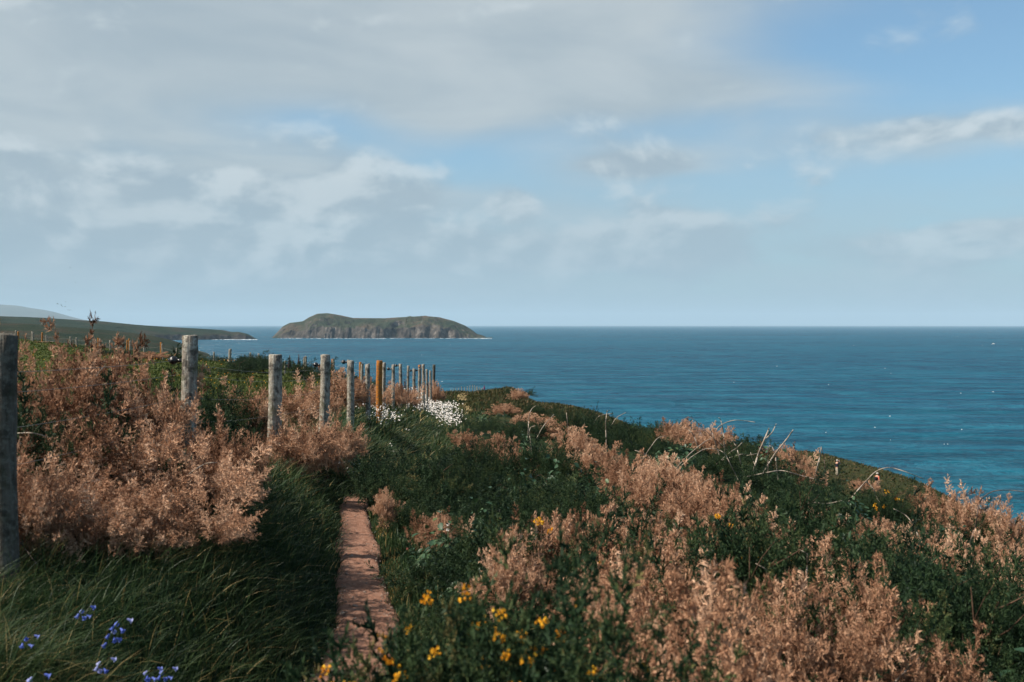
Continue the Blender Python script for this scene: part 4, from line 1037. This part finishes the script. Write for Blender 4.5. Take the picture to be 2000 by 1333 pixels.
stem([(1896, 1055), (1906, 1025), (1912, 985), (1925, 968), (1945, 959), (1975, 958), (2010, 962)], 5, 'grey brown arched stem over the sea at the right edge', mat='darkstem')
stem([(1032, 838), (1033, 815), (1038, 800), (1046, 793)], 4, 'pale hooked stem above the first crest gorse')
stem([(1060, 835), (1070, 822), (1082, 810)], 3.5, 'thin pale stem slanting right near the crest')
stem([(1184, 860), (1183, 830), (1185, 808), (1187, 802)], 4.5, 'upright thin pale stem at the middle of the crest')
stem([(1196, 828), (1206, 815), (1223, 806)], 3.5, 'pale stem leaning right beside the upright thin one')
stem([(1110, 848), (1109, 830), (1106, 806)], 3, 'thin upright twig on the crest left of the upright stem')
stem([(1158, 830), (1168, 815), (1180, 810), (1198, 808)], 3, 'thin pale twig arching right on the crest')
stem([(1036, 862), (1034, 848), (1036, 836), (1046, 832)], 4, 'small hooked pale stem inside the first crest gorse')
stem([(1274, 903), (1262, 888), (1240, 880)], 4, 'pale stem bending left under the green crest clump')
stem([(1272, 872), (1285, 856), (1300, 852)], 3, 'thin yellowish stem before the green crest clump')
stem([(1572, 1190), (1573, 1160), (1576, 1110), (1577, 1082)], 7, 'upright forked bare branch at the lower right, pale and thick', branches=[([(1574, 1162), (1540, 1146), (1505, 1118), (1476, 1101)], 7), ([(1577, 1084), (1570, 1078), (1556, 1072)], 3)])
stem([(1590, 1188), (1580, 1165), (1562, 1150), (1551, 1144)], 5, 'short pale branch crossing the foot of the forked one')
stem([(1545, 1195), (1540, 1178), (1550, 1155)], 4.5, 'greenish bent twig left of the forked branch')
stem([(1566, 1135), (1562, 1122), (1554, 1113)], 3.5, 'small curved pale twig above the forked branch', root=False)
stem([(1432, 1240), (1442, 1220), (1447, 1205)], 6, 'short thick pale stick among the lower brown gorse')
stem([(1670, 1250), (1685, 1232), (1694, 1222)], 5, 'short pale stick slanting right at lower right')
stem([(1755, 1325), (1775, 1305), (1795, 1285)], 7, 'blurred pale stick slanting right at the bottom right')
stem([(1412, 1112), (1430, 1090), (1450, 1075), (1468, 1071)], 4, 'brown arched stem over the yellow-flowered hollow', mat='darkstem')
stem([(370, 926), (385, 915), (405, 905), (425, 904)], 5, 'short white-tipped twig sticking out of the left brown gorse', d=5.6, root=False)
stem([(22, 848), (60, 846), (98, 855)], 6, 'dead brown twig crossing level behind the nearest post', mat='bleached', d=5.3, root=False)
stem([(188, 735), (198, 722), (206, 714)], 4, 'short pale twig in the gorse between the two nearest posts', d=6.2, root=False)
stem([(40, 1060), (70, 1100), (88, 1128)], 5, 'bare dead stem slanting down to the dark grass at the left', mat='darkstem', d=4.7, root=False)

# ------------------------------------------------------------------ small flowers near the camera
def bluebell(px, py, label, nb=6, s=1.0):
    g = cast(px, py, 0.30)
    x, y = g; root = empty('bluebell', (x, y, gz(x, y)))
    r = np.random.default_rng(int(px)); t = np.linspace(0, 1, 8); h = 0.34
    pts = np.stack([0.07 * t ** 2.5, -0.02 * t, h * (t - .12 * t ** 3)], -1)
    V, F = tube_np(pts, .0028, 5); obj('stalk', mesh_py('stalk', V, F, M['gstalk']), root)
    for k in range(nb):
        f = 1 - k * .045; p = np.array([np.interp(f, t, pts[:, 0]), np.interp(f, t, pts[:, 1]), np.interp(f, t, pts[:, 2])])
        a = k * 1.9 + r.uniform(0, 1); d = np.array([math.cos(a) * .018 + .008, math.sin(a) * .018, -.004])
        prof = [(0, .0025), (.006, .0055), (.016, .0065), (.022, .0075), (.025, .0115)]
        V, F, ns = [], [], 8
        for q, (dz, rad) in enumerate(prof):
            for j in range(ns):
                th_ = j * 2 * math.pi / ns; rr_ = rad * (1.25 if (q == 4 and j % 2) else 1.0)
                V.append((rr_ * math.cos(th_), rr_ * math.sin(th_), -dz))
        F = grid_faces_ring(len(prof), ns); me = mesh_py('bell', np.array(V) * 0.70 * s, F, M['bluebell'])
        at_ = me.attributes.new('tint', 'FLOAT', 'POINT'); at_.data.foreach_set('value', np.full(len(V), r.uniform(0, 1), np.float32))
        b = obj('bell', me, root); b.location = tuple(p + d); b.rotation_euler = (math.sin(a) * .9, -math.cos(a) * .9 - .2, 0)
    return tag(root, label, 'flower')
M['gstalk'] = plain_mat('flower_stalk', (0.03, 0.06, 0.022), 0.6, 0.2)
bluebell(204, 1216, 'brightest bluebell head in the dark grass at the lower left', 9, 1.15)
bluebell(134, 1183, 'small bluebell nearest the foot of the left fence post', 5)
bluebell(170, 1303, 'bluebell near the bottom edge below the brightest one', 5)
bluebell(262, 1303, 'paler bluebell at the bottom edge, left of its close twin', 6)
bluebell(292, 1306, 'deep blue bluebell at the bottom edge, right of its close twin', 6)
bluebell(35, 1326, 'bluebell in the bottom left corner', 6, 1.1)
bluebell(18, 1243, 'pale faded bluebell at the left edge', 4, .9)
def campion(px, py, label, nf=4, up=.28, spread=.05, size=.013):
    x, y = cast(px, py, up); root = empty('campion', (x, y, gz(x, y))); r = np.random.default_rng(int(px * 7 + py))
    for k in range(nf):
        e = np.array([r.normal(0, spread), r.normal(0, spread), up + r.normal(0, .03)])
        V, F = tube_np([(0, 0, 0), e * np.array([.4, .4, .6]), e], .002, 4); obj('stalk', mesh_py('stalk', V, F, M['gstalk']), root)
        V, F = [(0, 0, 0)], []
        for j in range(5):
            q = j * 2 * math.pi / 5
            n0 = len(V); V += [(math.cos(q - .35) * .8, math.sin(q - .35) * .8, .25), (math.cos(q) * 1.15, math.sin(q) * 1.15, .2), (math.cos(q + .35) * .8, math.sin(q + .35) * .8, .25)]; F += [(0, n0, n0 + 1), (0, n0 + 1, n0 + 2)]
        me = mesh_py('flower_head', np.array(V) * size, F, M['white'], False); at_ = me.attributes.new('tint', 'FLOAT', 'POINT'); at_.data.foreach_set('value', np.full(len(V), r.uniform(.4, 1), np.float32))
        b = obj('flower_head', me, root); b.location = tuple(e); b.rotation_euler = (r.uniform(.2, .9), r.uniform(-.6, .1), 0)
    return tag(root, label, 'flower')
campion(668, 905, 'white flowers left in the small cluster by the far end of the bare path', 5)
campion(688, 915, 'white flowers right in the small cluster by the far end of the bare path', 6)
campion(667, 888, 'topmost white flowers of the small cluster by the path', 3)
campion(876, 1036, 'single white flower standing in the green right of the path', 2, .42, .012, .012)
campion(771, 873, 'cream flowers on the grassy bank above the path dip', 3)
campion(861, 832, 'white flowers a little below the dense white drift', 3, .25, .06, .022)
campion(805, 844, 'lone white flowers between the bank patch and the path', 3, .25, .08, .02)
def foxglove(px, ybase, ytop, d, label, mat):
    p = at(px, ybase, d); q = at(px, ytop, d); z = gz(p.x, d); h = max(q.z - z, .5); root = empty('foxglove', (p.x, d, z))
    V, F = tube_np([(0, 0, -.05), (.01, 0, h * .5), (.02, 0, h)], [.012, .010, .004], 5); obj('stalk', mesh_py('stalk', V, F, M['gstalk']), root)
    r = np.random.default_rng(int(px)); parts = []
    for k in range(26):
        f = .45 + .55 * k / 26; a = k * 2.1; s = (1.25 - f) * .9
        e = unit(np.array([math.cos(a), math.sin(a), -.5])); b0 = np.array([.02 * f, 0, h * f])
        parts.append(tube_np([b0, b0 + e * .035 * s * 2, b0 + e * .07 * s * 2], np.array([.008, .020, .026]) * s * 2.2, 6))
    V, F = join(parts); me = mesh_py('flower_spike', V, F, mat); at_ = me.attributes.new('tint', 'FLOAT', 'POINT'); at_.data.foreach_set('value', r.uniform(0, 1, len(V)).astype(np.float32))
    obj('flower_spike', me, root)
    return tag(root, label, 'flower')
foxglove(945.5, 772, 753, 100, 'pink foxglove at the right end of the pale post row', M['foxglove'])
foxglove(565, 712, 693, 44, 'dark foxglove spire left of the pale post on the field skyline', M['spire'])
foxglove(583, 712, 691, 44, 'dark foxglove spire nearest the pale post on the field skyline', M['spire'])
foxglove(573, 712, 704, 44, 'shortest dark spire between the two foxgloves', M['spire'])

# ------------------------------------------------------------------ stones on the path
def stone(px, py, s, label, flat=.45):
    x, y = cast(px, py, 0.0); r = np.random.default_rng(int(px + py)); V, F = ellipsoid((0, 0, 0), (1, .7, flat), 9, 6)
    V = V * (1 + r.normal(0, .10, (len(V), 1))) * s; o = obj('stone', mesh_py('stone', V, F, M['stone'], False)); o.location = (x, y, gz(x, y) + .064); o.rotation_euler = (r.normal(0, .15), r.normal(0, .15), r.uniform(0, 3))
    return tag(o, label, 'stone')
stone(694, 1206, .022, 'flat pale stone in the middle of the near path', .3)
stone(668, 1225, .020, 'small pale stone at the left edge of the near path', .4)
stone(693, 1233, .016, 'small dark stone right of the pale edge stone')
stone(686, 1106, .020, 'dark flat stone halfway along the visible path', .3)
stone(740, 1152, .024, 'stone at the grassy right edge of the path', .4)
stone(676, 1140, .013, 'tiny pale pebble near the left path edge')
stone(712, 1180, .012, 'tiny pebble on the path above the flat pale stone')

pv_, pf_ = [], []
for k in range(1300):
    y_ = 4.2 + 6.5 * random.random() ** 1.3; x_ = float(pathx(y_)) + random.uniform(-.5, .5) * float(pathw(y_)); s_ = random.uniform(.003, .008) * (1.7 if random.random() < .06 else 1)
    V, F = ellipsoid((0, 0, 0), (s_, s_ * random.uniform(.6, 1), s_ * .6), 5, 3); V = V * (1 + rng.normal(0, .15, (len(V), 1))); V += np.array([x_, y_, gz(x_, y_) + .058]) if k % 5 else np.array([x_, y_, gz(x_, y_) + .060])
    n0 = sum(len(q) for q in pv_); pv_.append(V); pf_ += [tuple(i + n0 for i in f) for f in F]
tag(obj('gravel', mesh_py('gravel', np.vstack(pv_), pf_, M['stone'], False)), 'fine gravel and crumbs of earth scattered on the bare path', None, kind='stuff')

# ------------------------------------------------------------------ hikers
def skin_mesh(name, pts, edges, radii, mat, parent, sub=2):
    me = bpy.data.meshes.new(name); me.from_pydata([tuple(p) for p in pts], edges, []); me.update()
    o = obj(name, me, parent); o.modifiers.new('skin', 'SKIN')
    for i, rd in enumerate(radii):
        v = me.skin_vertices[0].data[i]; v.radius = rd if hasattr(rd, '__len__') else (rd, rd); v.use_root = (i == 0)
    sb = o.modifiers.new('smooth', 'SUBSURF'); sb.levels = sub; sb.render_levels = sub
    me.materials.append(mat); return o
M['skin'] = plain_mat('skin', (0.45, 0.26, 0.18), 0.6, 0.3)
M['navy'] = plain_mat('navy_cloth', lambda n: n.ramp(n.noise(ocoord(n), 9, 3), [(0.3, (0.010, 0.012, 0.025)), (0.7, (0.022, 0.026, 0.045))]), 0.85, 0.1)
M['khaki'] = plain_mat('khaki_cloth', lambda n: n.ramp(n.noise(ocoord(n), 9, 3), [(0.3, (0.30, 0.26, 0.20)), (0.7, (0.42, 0.37, 0.29))]), 0.85, 0.1)
M['coral'] = plain_mat('coral_cloth', (0.62, 0.16, 0.11), 0.85, 0.1)
M['capwhite'] = plain_mat('pale_cap_cloth', (0.55, 0.54, 0.50), 0.85, 0.1)
M['blackcloth'] = plain_mat('black_cloth', (0.012, 0.012, 0.015), 0.8, 0.2)
M['hair'] = plain_mat('grey_brown_hair', (0.10, 0.07, 0.05), 0.8, 0.2)
M['boot'] = plain_mat('boot_leather', (0.06, 0.04, 0.03), 0.7, 0.3)
def hiker(px, yfoot, d, rotz, arms, top, sleeve, legs, pack, label, hgt=1.74):
    p = at(px, yfoot, d); z = gz(p.x, d); root = empty('person', (p.x, d, z)); k = hgt / 1.74
    root.rotation_euler.z = rotz; root.scale = (k, k, k)
    # facing +Y locally: pelvis first
    J = [(0, 0, .93), (0, 0, 1.10), (0, .01, 1.30), (0, .01, 1.45), (0, .02, 1.53), (0, .03, 1.60), (0, .04, 1.66), (0, .03, 1.72),
         (-.09, 0, .88), (-.10, .03, .48), (-.10, -.01, .09), (-.10, .14, .04), (.09, 0, .88), (.11, -.02, .48), (.12, -.07, .09), (.12, .09, .04)]
    E = [(0, 1), (1, 2), (2, 3), (3, 4), (4, 5), (5, 6), (6, 7), (0, 8), (8, 9), (9, 10), (10, 11), (0, 12), (12, 13), (13, 14), (14, 15)]
    Rd = [(.15, .11), (.14, .10), (.17, .11), (.15, .09), .055, .075, .095, .075, .085, .06, .042, .04, .085, .06, .042, .04]
    for s, (el, wr) in zip((-1, 1), arms):
        n = len(J); J += [(s * .19, .01, 1.40), el, wr, tuple(np.array(wr) + unit(np.array(wr) - np.array(el)) * .09), tuple(np.array(wr) + unit(np.array(wr) - np.array(el)) * .17)]
        E += [(3, n), (n, n + 1), (n + 1, n + 2), (n + 2, n + 3), (n + 3, n + 4)]; Rd += [.058, .042, .030, .036, .020]
    skin_mesh('body', J, E, Rd, M['skin'], root)
    nose = mesh_py('nose', *ellipsoid((0, .145, 1.62), (.016, .022, .022), 8, 5), M['skin']); obj('nose', nose, root)
    for s in (-1, 1):
        obj('ear', mesh_py('ear', *ellipsoid((s * .092, .03, 1.63), (.012, .022, .033), 8, 5), M['skin']), root)
        obj('eye', mesh_py('eye', *ellipsoid((s * .035, .122, 1.65), (.012, .010, .009), 8, 5), M['blackcloth']), root)
    obj('hair', mesh_py('hair', *ellipsoid((0, .005, 1.665), (.100, .105, .095), 12, 8), M['hair']), root)
    jp = [J[0], J[1], J[2], (0, .01, 1.44)]; je = [(0, 1), (1, 2), (2, 3)]; jr = [(.175, .135), (.165, .125), (.195, .135), (.13, .09)]
    skin_mesh('jacket', jp, je, jr, top, root)
    for s, (el, wr) in zip((-1, 1), arms):
        skin_mesh('sleeve', [(s * .14, .01, 1.42), (s * .20, .01, 1.39), el, tuple(np.array(wr) * .9 + np.array(el) * .1)], [(0, 1), (1, 2), (2, 3)], [.08, .078, .060, .046], sleeve, root)
    for a, b, c_ in ((8, 9, 10), (12, 13, 14)):
        skin_mesh('trouser_leg', [J[a], J[b], tuple(np.array(J[c_]) * .9 + np.array(J[b]) * .1)], [(0, 1), (1, 2)], [.115, .085, .070], legs, root)
        q = np.array(J[c_]); skin_mesh('boot', [tuple(q + (0, -.03, .05)), tuple(q + (0, -.02, -.03)), tuple(q + (0, .15, -.045))], [(0, 1), (1, 2)], [.055, .055, .045], M['boot'], root)
    V, F = ellipsoid((0, .02, 1.70), (.108, .118, .075), 14, 8); V = V[:]; V[:, 2] = np.maximum(V[:, 2], 1.685)
    V2, F2 = ellipsoid((0, .13, 1.69), (.085, .085, .010), 12, 4); Vc, Fc = join([(V, F), (V2, F2)]); obj('cap', mesh_py('cap', Vc, Fc, M['capwhite']), root)
    if pack:
        skin_mesh('backpack', [(0, -.20, 1.02), (0, -.22, 1.20), (0, -.20, 1.42)], [(0, 1), (1, 2)], [(.15, .10), (.17, .12), (.14, .09)], pack, root)
    return tag(root, label, 'person'), root
raised = [((-.27, .22, 1.32), (-.07, .24, 1.60)), ((.27, .22, 1.32), (.07, .24, 1.60))]
hk, root = hiker(1634.5, 928, 106, -1.25, raised, M['navy'], M['navy'], M['khaki'], None, 'person in pale cap, navy jacket and khaki trousers raising binoculars on the grassy slope', 1.72)
bn = [tube_np([(s * .035, .20, 1.645), (s * .038, .26, 1.645), (s * .040, .34, 1.645)], [.022, .026, .032], 8) for s in (-1, 1)] + [tube_np([(-.035, .24, 1.65), (.035, .24, 1.65)], .012, 6)]
V, F = join(bn); bo = obj('binoculars', mesh_py('binoculars', V, F, M['black'])); bo.location = root.location; bo.rotation_euler = root.rotation_euler; bo.scale = root.scale
tag(bo, 'small black binoculars held up to the eyes of the capped person', 'binoculars')
hang = [((-.25, -.03, 1.15), (-.24, .10, .93)), ((.25, -.03, 1.15), (.24, .10, .93))]
hk2, root2 = hiker(1713, 963, 100, -1.1, hang, M['blackcloth'], M['coral'], M['blackcloth'], M['blackcloth'], 'person in white cap with coral sleeve and black backpack, legs hidden by the gorse', 1.78)

# ------------------------------------------------------------------ birds
M['bird'] = plain_mat('black_feather', (0.012, 0.012, 0.014), 0.6, 0.3)
def bird(px, py, d, span, bank, yaw, label, flap=.35):
    root = empty('bird', tuple(at(px, py, d))); root.rotation_euler = (random.uniform(-.1, .1), bank, yaw)
    body, bf = ellipsoid((0, 0, 0), (.045, .16, .045), 10, 8); head = ellipsoid((0, .16, .015), (.032, .04, .032), 8, 6); beak = tube_np([(0, .19, .012), (0, .235, .005)], [.010, .002], 5)
    V, F = join([(body, bf), head, beak]); obj('body', mesh_py('body', V, F, M['bird']), root)
    V = [(-.03, -.12, 0), (.03, -.12, 0), (.06, -.28, 0), (-.06, -.28, 0), (0, -.13, .012), (0, -.13, -.012)]; obj('tail', mesh_py('tail', V, [(0, 3, 2, 1, 4), (0, 5, 1, 2, 3)], M['bird'], False), root)
    for s in (-1, 1):
        h = span / 2; V = []
        for f, ch, z in ((.0, .17, 0), (.3, .19, flap * .28), (.6, .17, flap * .42), (.85, .11, flap * .38), (1.0, .03, flap * .30)):
            V += [(s * (h * f + .02), .07 - .10 * f * f, z * h + .006), (s * (h * f + .02), .07 - .10 * f * f - ch, z * h - .006)]
        F = [(2 * i, 2 * i + 1, 2 * i + 3, 2 * i + 2) for i in range(4)]
        V2 = [(a, b, c_ + .012) for a, b, c_ in V]; F += [(10 + 2 * i + 2, 10 + 2 * i + 3, 10 + 2 * i + 1, 10 + 2 * i) for i in range(4)] + [(8, 9, 19, 18)]
        F += [(2 * i, 2 * i + 2, 12 + 2 * i, 10 + 2 * i) for i in range(4)] + [(2 * i + 1, 11 + 2 * i, 13 + 2 * i, 2 * i + 3) for i in range(4)]
        obj('wing', mesh_py('wing', V + V2, F, M['bird'], False), root)
    return tag(root, label, 'bird', 'birds over the headland')
bird(135, 606, 210, .80, .05, .4, 'largest black bird, wings spread level, lowest of the flock', .1)
bird(120, 597, 220, .75, 1.1, .2, 'black bird banking steeply in the middle of the flock', .3)
bird(112, 594, 250, .55, .4, 1.2, 'small black bird at the left of the flock', .4)
bird(127, 599.5, 270, .50, -.3, 1.0, 'tiny black bird just above the lowest one', .5)
bird(128, 590, 290, .50, .2, .8, 'tiny black bird at the top of the low flock', .5)
bird(147, 552, 260, .60, .3, .6, 'lone black bird well above the flock', .4)
bird(137, 523.5, 280, .55, -.2, 1.3, 'highest black bird in the sky at the left', .5)

# ------------------------------------------------------------------ boat and foam on the water
M['hull'] = plain_mat('white_boat_paint', (0.80, 0.80, 0.78), 0.3, 0.5)
M['glass'] = plain_mat('dark_window', (0.02, 0.03, 0.04), 0.1, 0.5)
dB = -SEA * FPX / 38.0; pb_ = at(1940, 673, dB); boat = empty('motor_boat', (pb_.x, dB, SEA)); boat.rotation_euler.z = .25
st_ = [(-3.2, .95, .75), (-1.5, 1.1, .75), (.5, 1.1, .85), (2.0, .75, 1.0), (3.3, .04, 1.2)]; V = []
for x_, wd_, h_ in st_: V += [(x_, -wd_, h_), (x_, -wd_ * .8, .15), (x_, 0, -.25), (x_, wd_ * .8, .15), (x_, wd_, h_)]
F = [(i * 5 + j, (i + 1) * 5 + j, (i + 1) * 5 + j + 1, i * 5 + j + 1) for i in range(4) for j in range(4)] + [(i * 5, i * 5 + 4, (i + 1) * 5 + 4, (i + 1) * 5) for i in range(4)] + [(0, 1, 2, 3, 4)]
obj('hull', mesh_py('hull', V, F, M['hull'], False), boat)
def boxm(nm, x0, x1, y0, y1, z0, z1, tp, mat):
    V = [(x0, y0, z0), (x1, y0, z0), (x1, y1, z0), (x0, y1, z0), (x0 + tp, y0 + tp, z1), (x1 - tp * 2, y0 + tp, z1), (x1 - tp * 2, y1 - tp, z1), (x0 + tp, y1 - tp, z1)]
    return mesh_py(nm, V, [(0, 3, 2, 1), (4, 5, 6, 7), (0, 1, 5, 4), (1, 2, 6, 5), (2, 3, 7, 6), (3, 0, 4, 7)], mat, False)
cab = obj('cabin', boxm('cabin', -.6, 1.5, -.75, .75, .84, 1.9, .12, M['hull']), boat)
for s in (-1, 1): obj('window', boxm('window', -.3, 1.0, s * .70 - .05, s * .70 + .05, 1.25, 1.62, .01, M['glass']), cab)
obj('outboard_motor', boxm('outboard_motor', -3.6, -3.15, -.2, .2, .3, 1.15, .05, M['blackcloth']), boat)
tag(boat, 'small white motor boat far out on the sea at the right', 'boat')
M['foam'] = plain_mat('sea_foam', lambda n: n.ramp(n.noise(gpos(n), .8, 4), [(0.3, (0.55, 0.62, 0.66)), (0.7, (0.80, 0.83, 0.84))]), 0.7, 0.2)
def foam(name, label, pts):
    Vs, Fs = [], []
    for px, py, wd_, dp in pts:
        d = -SEA * FPX / max(py - HOR, 1.5); c_ = at(px, py, d); n = len(Vs); k = 9
        Vs.append((c_.x, d, SEA + .25))
        for j in range(k):
            q = j * 2 * math.pi / k; s = random.uniform(.6, 1.25)
            Vs.append((c_.x + math.cos(q) * wd_ * s, d + math.sin(q) * dp * s, SEA + .06))
        Fs += [(n, n + 1 + j, n + 1 + (j + 1) % k) for j in range(k)]
    return tag(obj(name, mesh_py(name, Vs, Fs, M['foam'], False)), label, None, kind='stuff')
caps = []
for _ in range(30):
    u = random.uniform(-.35, .55); py = HOR + 4 + (random.random() ** 1.8) * 330; d = -SEA * FPX / (py - HOR)
    caps.append((CX + u * FPX, py, random.uniform(.25, .7) * (d / 500) ** .65, random.uniform(.10, .22) * (d / 500) ** .8))
for px, py in ((1613, 846), (1739, 861), (1844, 869), (1851, 869), (1919, 675), (1869, 658), (1878, 650), (1952, 652), (1740, 730)): 
    d = -SEA * FPX / (py - HOR); caps.append((px, py, 0.9 * d / FPX, 0.7 * d / FPX))
foam('whitecaps', 'scattered small white wave crests on the open sea', caps)
fo = []
for _ in range(130):
    px = random.uniform(540, 965); fo.append((px, 661.2 + random.uniform(-.3, .9), random.uniform(1.5, 6) * (1.6 if px > 880 else 1), random.uniform(3, 9)))
for _ in range(70):
    px = random.uniform(380, 505); fo.append((px, 663.3 + random.uniform(-.2, 1.0), random.uniform(1.5, 5), random.uniform(3, 8)))
foam('shore_foam', 'thin white surf line along the foot of the island and headland', fo)
